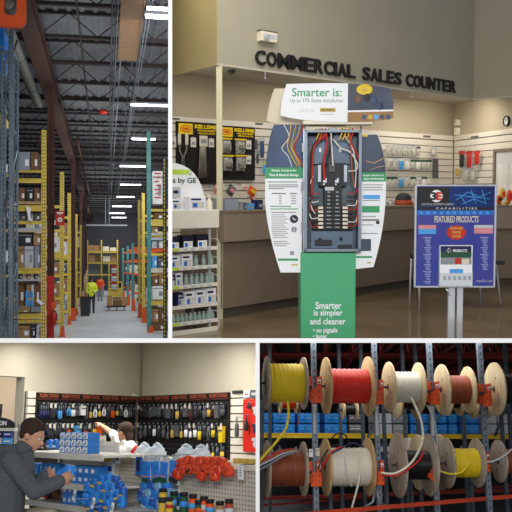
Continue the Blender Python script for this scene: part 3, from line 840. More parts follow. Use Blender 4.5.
# left wing
FWy = .05
lw = [(303, 124.5), (274, 124.5)] + arc((274, 124.5), (267.5, 140), (265.5, 168)) + [(265, 200)] + arc((265, 200), (266.5, 230), (280.5, 272.5)) + [(301.5, 272.5)]
mb = MB('paper'); mb.prism(poly(FD, lw, FWy), FWy, FWy+.012)
y = FWy-.001
ph = [(303, 124.5), (274, 124.5)] + arc((274, 124.5), (267.5, 140), (265.5, 168)) + [(303, 168)]
mb.prism(poly(FD, ph, y), y, y+.0008, 'photo_blue')
mb.prism(poly(FD, [(265.5, 167.5), (303.3, 167.5), (303.2, 178.5), (265.1, 178.5)], y), y-.0006, y+.0008, 'green_band')
wl = t.part('info_wing', mb)
mb = MB('paper')
tx(mb, 'Simpler Solutions for', 271.5, 296.5, 169.3, 172, y-.001); tx(mb, 'Time & Material Savings', 269, 298.5, 173.6, 177, y-.001)
for yy, a, b, m in ((181.5, 268, 297, 'green_band'), (184.5, 268.5, 298, 'print'), (186.3, 268.5, 298, 'print'), (188.2, 268.5, 284, 'print'), (193, 272, 286, 'dgrey'), (193, 290, 297, 'dgrey'), (206, 270, 291, 'green_band'), (208.5, 270, 298, 'green_band'),
                    (212, 271, 296, 'print')):
    q = FD.rect(a, yy, b, yy+.9, y); mb.box(q[0], q[1], y-.0008, y, q[2], q[3], m)
for k in range(4):
    for a, b in ((279, 281.5), (291, 296)):
        q = FD.rect(a, 195.6+k*2.4, b, 196.5+k*2.4, y); mb.box(q[0], q[1], y-.0008, y, q[2], q[3], 'print')
for k in range(16):
    yy = 214.5+k*2.05; a0 = 271.5+max(0, yy-228)*.14
    if 238 < yy < 241: continue
    q = FD.rect(a0, yy, a0+13+(k*7 % 5), yy+.7, y); mb.box(q[0], q[1], y-.0008, y, q[2], q[3], 'print')
q = FD.rect(278, 258.5, 298, 260.8, y); mb.box(q[0], q[1], y-.0008, y, q[2], q[3], 'green_band')
q = FD.rect(291.5, 264, 297.5, 265.6, y); mb.box(q[0], q[1], y-.0008, y, q[2], q[3], 'gold')
for px, py, r in ((294, 219, 4.2),):
    c = FD.at(px, py, y); mb.prism([(c[0]+math.cos(a)*.03, c[1]+math.sin(a)*.03) for a in [2*PI*i/18 for i in range(18)]], y-.0008, y, 'charcoal')
    q = FD.rect(px-2, py-1, px+2, py+1, y); mb.obox(((q[0]+q[1])/2, y-.001, (q[2]+q[3])/2), (.03, .0008, .01), Matrix.Rotation(.6, 3, 'Y'), 'lgrey')
c = FD.at(294, 229.5, y); mb.prism([(c[0]+math.cos(a)*.022, c[1]+math.sin(a)*.022) for a in [2*PI*i/18 for i in range(18)]], y-.0008, y, 'lgrey')
for dx in (-2, .6):
    for dy in (-1.6, .5): q = FD.rect(294+dx, 229.5+dy, 294+dx+1.2, 229.5+dy+1.4, y); mb.box(q[0], q[1], y-.0015, y, q[2], q[3], 'charcoal')
q = FD.rect(290, 251, 294, 255, y); mb.box(q[0], q[1], y-.0008, y, q[2], q[3], 'grey')
t.part('printed_text', mb, wl)
mb = MB('wire_red')
for pts, m, r in (([(284, 125), (289, 137), (282, 148), (288, 156), (292, 167)], 'wire_white', .006), ([(291, 125), (290, 133), (287.5, 146), (291, 155), (297, 166)], 'wire_yellow', .007), ([(296, 125), (293, 137), (291, 147), (295, 156), (300, 167)], 'gold', .007), ([(303, 125), (301, 133), (294.5, 146), (297, 154), (302.5, 166)], 'wire_red', .008),
                  ([(300, 125), (297.5, 136), (292, 146), (296, 156), (301, 164)], 'wire_yellow', .005)):
    mb.tube([Vector((FD.at(p[0], p[1], y)[0], y, FD.at(p[0], p[1], y)[1])) for p in curve(pts)], r*.62, 5, m)
t.part('printed_photo', mb, wl)
# right wing
rw = [(361.5, 134), (377, 134)] + arc((377, 134), (385, 150), (386, 180)) + arc((386, 180), (386.5, 225), (373.5, 267)) + [(355, 269), (355, 252), (361, 252)]
mb = MB('paper'); mb.prism(poly(FD, rw, FWy), FWy, FWy+.012)
mb.prism(poly(FD, [(361.5, 134.5), (377, 134.5)] + arc((377, 134.5), (384.5, 150), (385.6, 173)) + [(361.5, 173)], y), y, y+.0008, 'photo_dark')
mb.prism(poly(FD, [(361.5, 172.5), (385.6, 172.5), (386.1, 181.5), (361.5, 181.5)], y), y-.0006, y+.0008, 'green_band')
wr = t.part('info_wing', mb)
mb = MB('paper')
tx(mb, 'Simpler Solutions for', 363, 384, 174.5, 176.5, y-.001); tx(mb, 'Better Workmanship', 364, 384, 177.8, 180.3, y-.001)
for yy, a, b, m, hh in ((184.5, 363, 383, 'print', .8), (187, 363, 382, 'print', .8), (189.5, 363, 383, 'print', .8), (195, 363, 380, 'sky', 4), (200, 362.5, 380, 'print', .8), (206, 362, 379.5, 'green_band', 6.5), (216, 362, 376, 'print', .8), (219, 362, 379, 'print', 2), (221, 376, 379.5, 'charcoal', 3), (224.5, 362, 373, 'print', .8), (239, 357, 371, 'photo_dark', 12), (233, 357, 378, 'print', .8), (256, 356, 372, 'green_band', 2), (262, 367, 371, 'gold', 1.4)):
    q = FD.rect(a, yy, b, yy+hh, y); mb.box(q[0], q[1], y-.0008, y, q[2], q[3], m)
t.part('printed_text', mb, wr)
mb = MB('skin')
for pts, r in (([(384, 158), (374, 163), (366, 161)], .014), ([(384.5, 166), (378, 167), (370, 170)], .011), ([(372, 165), (365, 168)], .008)):
    mb.tube([Vector((FD.at(p[0], p[1], y)[0], y+.004, FD.at(p[0], p[1], y)[1])) for p in pts], r*.45, 6)
q = FD.rect(362, 134.5, 368, 136.5, y); mb.box(q[0], q[1], y-.0008, y, q[2], q[3], 'label_yellow')
t.part('printed_photo', mb, wr)
# posts behind
mb = MB('steel'); 
for a in (303.5, 360): q = FD.rect(a, 123, a+1.6, 130, .1); mb.box(q[0], q[1], .08, .1, zpx(FD, 328, 253), q[3])
t.part('support_post', mb)
# header: back card and front card
hb = [(274.5, 88.5), (286, 88.5), (300, 84), (345, 84), (345, 126.5), (300, 126.5)] + arc((300, 126.5), (282, 125), (266.5, 121)) + arc((266.5, 121), (269, 100), (274.5, 88.5), 4)[1:-1]
mat('header_back', '#d8cdb4', .6, var=.02)
mb = MB('header_back'); mb.prism(poly(FD, hb, .05), .05, .06); t.part('header_back_card', mb)
y2 = -.09
hf = arc((286.4, 84), (330, 82.6), (350, 83.4)) + arc((350, 83.4), (372, 84.5), (391, 88.5)) + [(393.5, 104), (393.2, 118.5)] + arc((393.2, 118.5), (370, 122.3), (345, 122.2))[1:] + arc((345, 122.2), (305, 122), (280.3, 115.5))[1:] + [(282, 99)]
mb = MB('paper'); mb.prism(poly(FD, hf, y2), y2, y2+.01)
ph = arc((348, 83.4), (372, 84), (391, 88.5)) + [(393.5, 104), (393.2, 118.5)] + arc((393.2, 118.5), (370, 122.3), (347.5, 122))[1:]
mb.prism(poly(FD, ph, y2), y2-.001, y2-.0002, 'photo_dark')
mb.prism(poly(FD, [(347.5, 112), (393.3, 111), (393.2, 118.5), (370, 121.6), (347.5, 122)], y2), y2-.0016, y2-.001, 'carton')
mb.prism(poly(FD, [(347.7, 110.5), (393.3, 109.5), (393.3, 111.3), (347.7, 112.2)], y2), y2-.002, y2-.001, 'paper')
hc = t.part('header_card', mb)
mb = MB('green_band'); tx(mb, 'Smarter is:', 292, 341.5, 88, 96.5, y2-.001, bold=.01); tx(mb, 'Up to 37% faster installation', 290, 343, 98.5, 103.5, y2-.001, m='print', bold=0)
tx(mb, 'Life Is On', 299, 315, 108.3, 112, y2-.001, m='lgrey', bold=0)
q = FD.rect(320, 108, 335.5, 112, y2); mb.box(q[0], q[1], y2-.0008, y2, q[2], q[3], 'gold'); tx(mb, 'SQUARE D', 321, 334.5, 109, 111.2, y2-.002, m='black')
q = FD.rect(320, 114, 334, 114.8, y2); mb.box(q[0], q[1], y2-.0008, y2, q[2], q[3], 'lgrey')
t.part('lettering', mb, hc, 'green lettering on the header card')
mb = MB('yellow'); c = FD.at(364, 88, y2)
mb.ell((FD.at(364.5, 87, y2)[0], y2-.001, FD.at(364.5, 89.5, y2)[1]), (.058, .002, .036)); 
mb.obox((FD.at(364.5, 90, y2)[0], y2-.004, FD.at(364.5, 90, y2)[1]), (.03, .002, .02), None, 'gold')
for a, b, m in ((358, 99, 'skin_dark'), (367, 97, 'charcoal'), (374, 101, 'photo_blue'), (380, 107, 'navy')):
    c = FD.at(a, b, y2); mb.ell((c[0], y2-.001, c[1]), (.022, .0015, .03), m=m)
for k in range(5):
    c = FD.at(364+k*6, 117, y2); mb.obox((c[0], y2-.003, c[1]), (.03, .001, .03), Matrix.Rotation(.4, 3, 'Y'), ['photo_blue', 'gold', 'sky', 'photo_dark', 'photo_blue'][k])
t.part('printed_photo', mb, hc)
mb = MB('ivory'); q = FD.rect(303, 121, 372, 124.5, -.05); mb.box(q[0], q[1], -.08, .05, q[2], q[3]); t.part('header_bracket', mb)

# ---- blue poster on chrome post stand
FP = flat(R2, 5.75)
t = Thing('poster_stand', 'chrome-framed blue poster on a twin chrome post stand, showing featured products', 'poster stand', FP)
px0, px1, pz0, pz1 = FP.rect(414.6, 184.5, 496.2, 287.8); b_ = .013
mb = MB('chrome'); mb.box(px0, px1, 0, .03, pz0, pz0+b_); mb.box(px0, px1, 0, .03, pz1-b_, pz1); mb.box(px0, px0+b_, 0, .03, pz0, pz1); mb.box(px1-b_, px1, 0, .03, pz0, pz1)
fpt = t.part('frame', mb, bev=.003)
mb = MB('poster_blue'); mb.box(px0+b_, px1-b_, .012, .025, pz0+b_, pz1-b_)
def fq(a, ya, b, yb, m, y, mbb):
    q = FP.rect(a, ya, b, yb, y); mbb.box(q[0], q[1], y-.0006, y+.0004, q[2], q[3], m)
y = .011
fq(417, 187, 494, 207, 'poster_top', y, mb); fq(417, 187, 449, 205.5, 'black', y-.0005, mb); fq(417, 207, 494, 210, 'black', y, mb); fq(417, 210.5, 494, 215, 'poster_sky', y, mb)
for k in range(11): fq(420+k*6.6, 211.5, 423+k*6.6, 214, 'sky', y-.001, mb)
fq(418.5, 225, 436, 234, 'lgrey', y, mb); fq(418.5, 225, 436, 229, 'pink', y-.0005, mb); fq(418.5, 229, 436, 234, 'sky', y-.0005, mb); fq(474, 225, 493, 233.5, 'lgrey', y, mb); fq(474, 228, 493, 233.5, 'pink', y-.0005, mb)
for k in range(14):
    a_ = (k*37 % 5)*.8
    fq(423+a_, 237+k*3.4, 431.5-a_*.6, 237.8+k*3.4, 'poster_text', y, mb); fq(425+a_*.5, 238.6+k*3.4, 430.5, 239.3+k*3.4, 'poster_text', y, mb)
    if k < 10: fq(480+a_, 237+k*3.4, 488.5-a_*.6, 237.8+k*3.4, 'poster_text', y, mb); fq(482+a_*.5, 238.6+k*3.4, 487.5, 239.3+k*3.4, 'poster_text', y, mb)
pp = t.part('poster', mb)
mb = MB('red'); n = 22; c = FP.at(456.4, 232.5, y)
mb.prism([(c[0]+math.cos(2*PI*i/n)*(.074 if i % 2 else .066), c[1]+math.sin(2*PI*i/n)*(.056 if i % 2 else .049)) for i in range(n)], y-.002, y)
def ft(s_, a, b, ya, yb, m, y, mbb, bold=.03): tx(mbb, s_, a, b, ya, yb, y, FP, m, bold)
ft('PLEASE', 450, 463, 227, 229.5, 'gold', y-.003, mb); ft('TAKE', 451.5, 461, 231, 233.5, 'gold', y-.003, mb); ft('ONE', 452, 461, 235, 237.5, 'gold', y-.003, mb)
t.part('starburst', mb, pp, 'red starburst with yellow words')
mb = MB('paper'); c = FP.at(436.4, 196, y)
mb.prism([(c[0]+math.cos(2*PI*i/26)*.044, c[1]+math.sin(2*PI*i/26)*.044) for i in range(26)], y-.002, y)
ft('3', 431, 436.5, 192, 200.3, 'black', y-.003, mb, .05); ft('E', 436.2, 442, 192, 200.3, 'red', y-.003, mb, .05)
t.part('logo', mb, pp, 'round white logo with black 3 and red E')
mb = MB('paper'); ft('FEATURED PRODUCTS', 434.5, 478.5, 216, 222.5, 'cream', y-.001, mb, .02); ft('ELECTRICAL EQUIPMENT & ENERGY', 421.5, 454, 203.2, 205.6, 'lgrey', y-.002, mb, 0); ft('C A P A B I L I T I E S', 436, 477, 207.4, 209.4, 'lgrey', y-.002, mb)
ft('www.3E-co.com', 476, 492, 279.5, 282, 'lgrey', y-.001, mb, 0)
t.part('lettering', mb, pp)
mb = MB('sky')
for seg in (((456, 200), (468, 192), (480, 197), (491, 192)), ((462, 204), (474, 199), (487, 204)), ((460, 194), (466, 205)), ((471, 190), (476, 204)), ((482, 190), (486, 204)), ((455, 195), (490, 199))):
    mb.tube([Vector((FP.at(p[0], p[1], y)[0], y-.001, FP.at(p[0], p[1], y)[1])) for p in seg], .0035, 5, 'sky')
t.part('circuit_lines', mb, pp, 'pale blue printed circuit lines')
mb = MB('chrome')
for a, b in ((447.8, 454.6), (456.6, 462.6)):
    q = FP.rect(a, 287, b, 338, .03); mb2 = MB('chrome'); mb2.box(q[0], q[1], .02, .06, zpx(FP, 455, 338.1, .02), pz0+.15); t.part('post', mb2, bev=.004)
mb = MB('chrome'); q = FP.rect(446, 284, 465, 288, .0); mb.box(q[0], q[1], .02, .04, q[2], q[3]); mb.tube([(q[0], .01, q[2]), (q[0]+.02, .01, q[2]-.03), (q[0]+.035, .02, q[2]-.06)], .004); t.part('clip', mb)
# brochure holder
t = Thing('brochure_stack', 'stack of brochures with a landscape cover in a clear holder on the blue poster', 'brochures', FP)
q = FP.rect(439.3, 244.8, 472.8, 286.5, -.03)
mb = MB('paper'); mb.box(q[0]+.003, q[1]-.003, -.028, .008, q[2]+.004, q[3]-.004)
def fb(a, ya, b, yb, m, mbb, o=0): 
    g = FP.rect(a, ya, b, yb, -.028); mbb.box(g[0], g[1], -.0286-o, -.028, g[2], g[3], m)
fb(440.5, 246, 471.5, 252, 'navy', mb); fb(440.5, 252, 471.5, 257.5, 'dgreen', mb); fb(440.5, 257.5, 471.5, 264.5, 'grey', mb); fb(455, 258, 461, 264, 'red', mb, .0004); fb(462, 259, 469, 264, 'cream', mb, .0004); fb(449.5, 269, 463, 273.5, 'sky', mb)
for k in range(6): fb(443.2+k*5, 276, 446+k*5, 280, 'dgrey', mb)
c = FP.at(449, 250.5, -.03); mb.prism([(c[0]+math.cos(2*PI*i/18)*.017, c[1]+math.sin(2*PI*i/18)*.017) for i in range(18)], -.03, -.028, 'paper')
ft('3E', 446.5, 451.5, 248.5, 252.5, 'black', -.031, mb, .05); ft('PRODUCTS', 453, 467, 249.3, 252, 'paper', -.031, mb)
cvr = t.part('brochures', mb)
mb = MB('clear'); mb.box(q[0], q[1], -.038, -.035, q[2], q[2]+.1); mb.box(q[0], q[0]+.002, -.038, .012, q[2], q[2]+.12); mb.box(q[1]-.002, q[1], -.038, .012, q[2], q[2]+.12); mb.box(q[0], q[1], -.038, .012, q[2]-.003, q[2]); t.part('holder', mb)

# low chair with thin pale legs behind the poster
FCh = Frame(R2)
t = Thing('visitor_chair', 'low chair with thin pale metal legs mostly hidden behind the blue poster', 'chair', FCh)
pk = [(409.5, 302, 9.1), (426, 300, 9.5), (480.5, 297, 9.1), (500.5, 300, 9.0), (418.5, 303, 8.7)]
feet = [FCh.down(px, py+6, H2) for px, py in ((409.5, 297), (419, 305), (480.5, 296), (500.8, 299))]
tops = []
for f, (px, k) in zip(feet, ((411, .45), (419.5, .45), (479, .45), (495, .45))):
    tp = Vector((R2.P(px, 280, f.y).x, f.y, H2+.5)); tops.append(tp)
    mb = MB('lgrey'); mb.tube([f, tp], .011); t.part('leg', mb)
mb = MB('charcoal'); xs = [v.x for v in tops]; ys = [v.y for v in tops]; mb.box(min(xs)+.06, max(xs)-.04, min(ys)-.02, max(ys)+.15, H2+.49, H2+.53); t.part('seat', mb)

# ---- bulb display rack at the left
FG = frame2(R2, 166, 6.86, 219, 7.2, 190); gx1 = FG.at(217.6, 250)[0]; gx0 = -.12
t = Thing('lighting_rack', 'white light bulb display rack with rounded header, wire-edged shelves and price strips', 'display rack', FG)
mb = MB('slat'); mb.box(gx0, gx1+.02, 0, .36, zpx(FG, 195, 228.5), zpx(FG, 195, 210)); t.part('top_tray', mb, bev=.006)
hd = arc((160, 163), (196, 158), (204.5, 196)) + [(204.5, 212), (160, 212)]
mb = MB('paper'); mb.prism(poly(FG, hd, .12), .12, .13); q = FG.rect(172, 169.5, 190, 174.5, .119); mb.box(q[0], q[1], .118, .12, q[2], q[3], 'lime')
mb.text('ers by GE', FG.at(166, 180, .12)[0], FG.at(196, 180, .12)[0], FG.at(180, 184.5, .12)[1], FG.at(180, 177.5, .12)[1], .118, .002, 'dgreen', .01)
c = FG.at(190, 173, .118); mb.lathe([(.018, 0), (.018, .002)], (c[0], .12, c[1]), (0, -1, 0), 16, 'green'); mb.lathe([(.013, 0), (.013, .003)], (c[0], .12, c[1]), (0, -1, 0), 16, 'paper')
t.part('header', mb)
mb = MB('lgrey')
for x in (gx0+.02, gx1-.06): mb.box(x, x+.02, .05, .07, H2+.02, zpx(FG, 195, 212)); mb.box(x, x+.02, .33, .35, H2+.02, zpx(FG, 195, 190))
t.part('upright', mb)
shelves = [(247.5, 'a'), (266.2, 'b'), (284.5, 'c'), (304.5, 'd'), (321, 'e'), (330, 'f')]
SZ = []
for i, (yy, _) in enumerate(shelves):
    z = zpx(FG, 195, yy+ (1.5)); hgt = .032 if i < 5 else .05
    mb = MB('slat'); mb.box(gx0, gx1, 0, .008, z-hgt/2, z+hgt/2)
    mb.box(gx0, gx1, .008, .34, z-hgt/2, z-hgt/2+.008, 'lgrey')
    if i in (0, 2, 1, 4): 
        q = FG.rect(170, yy-2, 179, yy+2, -.001); mb.box(gx0, FG.at(179, 250, 0)[0], -.002, 0, z-hgt/2+.004, z+hgt/2-.004, 'lime')
        for k in range(4): a_ = FG.at(183+k*8, 250, 0)[0]; mb.box(a_, a_+.045, -.002, 0, z-hgt/2+.006, z+hgt/2-.006, 'lgrey')
    s_ = t.part('shelf', mb); SZ.append(z-hgt/2+.008)
    mb = MB('lgrey'); mb.tube([(gx1, .002, z), (gx1+.012, .0, z+.02), (gx1+.012, .0, z+.07), (gx1, .02, z+.08), (gx1-.01, .2, z+.08)], .0045); t.part('wire_guard', mb, s_)
    if i in (1, 2, 4):
        mb = MB('clear_dim')
        for k in range(8): mb.cyl((gx0+.1+k*.055, .2, z), (gx0+.1+k*.055, .2, z+.11), .024, .02, 10)
mat('glass_green', '#a9c2b8', .15, var=.1, alpha=.65)
def bulbbox(i, px0, px1, ytop, body, label, yf=.03, cell='box', name='bulb_box'):
    a = FG.at(px0, 250, yf)[0]; b = FG.at(px1, 250, yf)[0]
    z0 = SZ[i] if i >= 0 else zpx(FG, 195, 210); z1 = FG.at((px0+px1)/2, ytop, yf)[1]
    t = Thing(name, label, 'box', FG, group='boxed bulbs on the display rack')
    mb = MB(body); mb.box(a, b, yf, yf+.09, z0, z1); t.part('carton', mb, bev=.003)
    mb = MB('paper'); w = b-a; h = z1-z0
    mb.box(a+w*.12, b-w*.12, yf-.0015, yf, z0+h*.12, z0+h*.6, 'lgrey' if body != 'black' else 'paper'); mb.box(a+w*.2, a+w*.45, yf-.0025, yf-.0015, z0+h*.2, z0+h*.5, 'blue'); mb.box(a+w*.08, b-w*.3, yf-.002, yf, z0+h*.72, z0+h*.85, 'navy' if body != 'navy' else 'lgrey')
    mb.ell(((a+b)/2+w*.15, yf-.001, z0+h*.4), (w*.14, .002, h*.16), m='cream'); t.part('printed_label', mb)
bulbbox(0, 170, 180, 237, 'black', 'black and white bulb box on the top wire shelf, leftmost')
bulbbox(0, 182.5, 194, 235.5, 'black', 'black and white bulb box on the top wire shelf, middle')
bulbbox(0, 196.5, 208.5, 234.5, 'black', 'black and white bulb box on the top wire shelf, right')
bulbbox(1, 170, 180, 255.5, 'paper', 'white and blue bulb box on the second wire shelf, left')
bulbbox(1, 182, 192.5, 254, 'paper', 'white and blue bulb box on the second wire shelf, right')
bulbbox(2, 170, 175, 275, 'navy', 'dark blue narrow bulb box on the third wire shelf')
bulbbox(2, 176, 182.5, 273, 'paper', 'white narrow bulb box on the third wire shelf')
bulbbox(3, 177.5, 184, 293, 'navy', 'dark blue bulb box on the fourth wire shelf, leftmost', .06)
bulbbox(3, 185, 194.5, 291.5, 'paper', 'white bulb box on the fourth wire shelf, second from left')
bulbbox(3, 196, 205.5, 290, 'paper', 'white bulb box on the fourth wire shelf, second from right')
bulbbox(3, 206.5, 216, 288.5, 'paper', 'white bulb box on the fourth wire shelf, rightmost')
bulbbox(-1, 190, 206, 196.5, 'paper', 'white and blue bulb carton standing on the top tray', .02)
bulbbox(-1, 172.5, 182, 199, 'paper', 'pale clear-fronted bulb pack at the left of the top tray', .02)
bulbbox(-1, 173, 181, 187, 'lgrey', 'pale bulb pack behind, against the rounded header', .09)
k = 0
for i, n, x0p, x1p in ((1, 3, 196, 211), (2, 6, 186, 212), (4, 10, 173, 212)):
    for j in range(n):
        px = x0p+(x1p-x0p)*j/max(1, n-1); a = FG.at(px, 250, .05)[0]; z0 = SZ[i]
        t = Thing('clear_jar', 'clear upright bulb jar on the %s wire shelf, %s from the left' % (ORD[i], ORD[j]), 'jar', FG, group='clear jars on the display rack')
        mb = MB('glass_green'); h = .105 if i != 4 else .085
        mb.lathe([(.019, 0), (.02, .01), (.02, h*.75), (.012, h*.88), (.012, h)], (a, .05, z0), n=12); t.part('jar', mb)
        mb = MB('lgrey'); mb.cyl((a, .05, z0+h), (a, .05, z0+h+.006), .014); t.part('lid', mb)
q0 = FG.at(208, 205, .1)[0]
t = Thing('pump_bottle', 'pale bottle with spout standing at the right of the top tray', 'bottle', FG)
mb = MB('ivory'); z0 = zpx(FG, 195, 210); mb.lathe([(.028, 0), (.03, .01), (.03, .07), (.012, .09), (.012, .11)], (q0, .08, z0), n=14); t.part('bottle', mb)
mb = MB('ivory'); mb.cyl((q0, .08, z0+.11), (q0, .08, z0+.13), .016); mb.box(q0-.03, q0, .075, .085, z0+.125, z0+.133); t.part('spout', mb)

# lamps of this room
for i_, (lx, ly) in enumerate(((-.35, 8.9), (.55, 9.75), (1.5, 10.7), (2.45, 11.6), (3.0, 11.9))):
    area('counter_lamp', R2, (lx, ly, 1.34), .5, 9, (1, .93, .82), (.1, .25, -1), .5)
area('hall_lamp', R2, (.6, 6.4, 2.6), 2.4, 60, (1, .93, .84), (.0, .35, -1), 1.2)
area('olive_lamp', R2, (-1.2, 7.3, 2.7), .5, 7, (1, .88, .6), (.1, .5, -.6), .5)
# ================================================================== CABLE STORE (lower right)
H4 = -1.5
K = Frame(R4)
FS = Frame(R4, R4.P(262, 430, 9.0) * Vector((1, 1, 0)) if False else (R4.P(262, 430, 9.0).x, 9.0, 0), math.radians(7))
mat('roof_dark', '#1d1f20', .9)
mat('joist_red', '#8a2a1c', .7)
mat('floor_grey', '#5c5d60', .6, var=.2, scale=2)
mat('beam_orange', '#c9431d', .5)
mat('bracket_orange', '#e0500f', .42, var=.1)
mat('beam_yellow', '#d9b41c', .5)
mat('post_steel', '#7b8794', .4, .5, .2, 20)
mat('wrap_blue', '#1c7fd6', .25, var=.3, scale=8)
mat('coil_yellow', '#e6c91d', .35, var=.05); mat('coil_red', '#cf2a1a', .3, var=.06); mat('coil_cream', '#e2dccb', .4, var=.05)
mat('coil_brown', '#8a4527', .4, var=.08); mat('coil_rust', '#97482a', .4, var=.08); mat('coil_black', '#17181a', .35)
mat('store_wall', '#2a2c30', .9)

mb = MB('floor_grey'); mb.box(-1, 9, 8.0, 19, H4-.05, H4); struct('floor', mb, K)
mb = MB('store_wall'); mb.box(-1, 9, 19, 19.1, H4, 2.6); struct('wall_back', mb, K)
mb = MB('roof_dark'); mb.box(-1, 9, 11.0, 19.1, 1.62, 1.67); struct('ceiling', mb, K)
for i in range(14):
    x = -.6+i*.5
    t = Thing('roof_joist', 'rust-red roof joist running back over the cable racks, %s from the left' % ORD[i], 'joist', K, group='red roof joists over the cable racks')
    mb = MB('joist_red'); mb.obox((x+.9, 15, 1.30), (.05, 8, .04), Matrix.Rotation(-.0624, 3, 'Z')); t.part('bottom_chord', mb)
    mb = MB('joist_red'); mb.obox((x+.9, 15, 1.58), (.05, 8, .04), Matrix.Rotation(-.0624, 3, 'Z')); t.part('top_chord', mb)
    mb = MB('joist_red')
    for k in range(16):
        y = 11.1+k*.5; xx = x+.9+(y-15)*.0625
        mb.tube([(xx, y, 1.31), (xx+.015, y+.25, 1.57), (xx+.03, y+.5, 1.31)], .012, 5)
    t.part('web', mb)
for i, (y, z) in enumerate(((13.6, 1.27), (16.5, 1.2))):
    mb = MB('joist_red'); mb.box(-.8, 6, y, y+.08, z-.1, z); mb.box(-.8, 6, y-.03, y+.11, z-.012, z)
    single('roof_beam', 'rust-red cross beam under the roof joists, the %s one' % ('nearer' if i == 0 else 'farther'), 'beam', K, mb, group='red cross beams')

def rpx(fr, px, py, r, y=0):  # pixel radius -> metres at that spot
    x, z = fr.at(px, py, y); d = (fr.M @ Vector((x, y, z))).y
    return r*d/FPX
def spool(pa, pb, ya, ra, rb, rw, coil, wood, label, wooda=None, y=0., turns=24, rwb=None):
    """pa, pb: flange centres; ya: axis row; ra, rb: flange radii; rw: wound radius (pixels)"""
    t = Thing('cable_spool', label, 'cable spool', FS, group='cable spools on the rack')
    xa, za = FS.at(pa, ya, y); xb, _ = FS.at(pb, ya, y)
    pm = (pa+pb)/2; RW = rpx(FS, pm, ya, rw, y); RWB = rpx(FS, pm, ya, rwb or rw, y)
    th = .022
    for xx, rr, px in ((xa, ra, pa), (xb, rb, pb)):
        r_ = rpx(FS, px, ya, rr, y)
        mb = MB(wood); mb.lathe([(.02, -th/2), (r_-.004, -th/2), (r_, -th/2+.004), (r_, th/2-.004), (r_-.004, th/2), (.02, th/2)], (xx, y, za), (1, 0, 0), 36)
        for v in mb.v: pass
        f = t.part('flange', mb)
        mb = MB('dgrey')
        for k in range(4):
            a = k*PI/2+.5; sg = -1
            mb.cyl((xx+sg*th/2, y+math.cos(a)*r_*.45, za+math.sin(a)*r_*.45), (xx+sg*(th/2+.004), y+math.cos(a)*r_*.45, za+math.sin(a)*r_*.45), .010, n=8)
        mb.cyl((xx-th/2, y, za), (xx-th/2-.004, y, za), .035, n=14, m='dcarton')
        t.part('bolts', mb, f)
    mb = MB(coil); prof = []
    a0 = xa+th/2; a1 = xb-th/2; st = (a1-a0)/turns
    for k in range(turns):
        g = (k+.5)/turns; R0 = RW*(1-g)+RWB*g + .004*math.sin(k*2.1)
        prof += [(R0-.004, a0+k*st), (R0, a0+k*st+st*.25), (R0, a0+k*st+st*.75), (R0-.004, a0+(k+1)*st)]
    mb.lathe([(r_, h) for r_, h in prof], (0, y, za), (1, 0, 0), 30)
    t.part('wire_coil', mb)
    mb = MB('steel_dark'); mb.cyl((xa-.07, y, za), (xb+.07, y, za), .013); t.part('axle', mb)
    return xa, xb, za
spool(266.5, 303.5, 383, 26, 25.5, 19, 'coil_yellow', 'wood_grey', 'spool of yellow cable at the left of the upper row')
spool(326, 368, 386, 28, 29, 16.8, 'coil_red', 'wood', 'spool of bright red cable in the upper row')
spool(389, 418.5, 387, 24.5, 24, 14.8, 'coil_cream', 'wood_pale', 'spool of cream cable in the upper row')
spool(442, 468, 389.5, 24.5, 22.5, 13.5, 'coil_rust', 'wood_pale', 'spool of rust-brown cable in the upper row right of the cream one')
spool(495, 522, 389, 26, 25, 14, 'coil_black', 'wood_pale', 'spool of black cable at the right end of the upper row')
spool(267, 303.5, 469, 27, 25.5, 16.3, 'coil_brown', 'wood_grey', 'spool of brown cable at the left of the lower row')
spool(326, 368.5, 467, 27, 27, 17.8, 'coil_cream', 'wood', 'large spool of white cable in the lower row')
spool(398, 429, 465, 30.5, 29, 13.5, 'coil_black', 'wood_grey', 'spool of black cable with tall worn flanges in the lower row')
spool(447, 477, 463, 23.5, 23, 13.5, 'coil_yellow', 'wood_grey', 'spool of yellow cable in the lower row toward the right')
spool(499, 527, 461, 20, 20, 11, 'coil_brown', 'wood_grey', 'spool at the right end of the lower row with a weathered flange')
# smaller spools of the row behind
for i, (pa, pb, ya, ra, c, lb) in enumerate(((397, 416, 398, 20, 'coil_black', 'smaller spool hidden behind the cream cable spool'), (343, 356, 410, 9, 'coil_black', 'small dark spool low behind the red cable spool'),
        (447, 459, 398, 17, 'coil_black', 'smaller spool hidden behind the rust-brown cable spool'), (280, 296, 404, 9, 'coil_red', 'small red spool peeping out below the yellow cable spool'), (473, 486, 402, 16, 'coil_black', 'smaller spool between the rust-brown spool and the big wooden flange'),
        (418, 440, 462, 26, 'coil_black', 'spool behind the right flange of the lower black cable spool'))):
    spool(pa, pb, ya, ra, ra, ra*.55, c, 'wood_pale', lb, y=.62, turns=12)

for a_, b_, yy, w_ in ((262, 500, 400, 'upper'), (330, 470, 462, 'lower')):
    p0 = FS.V(a_, yy, .62); p1 = FS.V(b_, yy, .62); p1.z = p0.z; mb = MB('steel_dark'); mb.cyl(p0, p1, .012); t = Thing('reel_bar', 'dark %s bar carrying the smaller spools of the row behind' % w_, 'bar', FS); t.part('bar', mb)
    for q_ in (p0, (p0+p1)/2, p1): mb = MB('steel_dark'); mb.box(q_.x-.02, q_.x+.02, .60, .64, H4, q_.z); t.part('stand', mb)
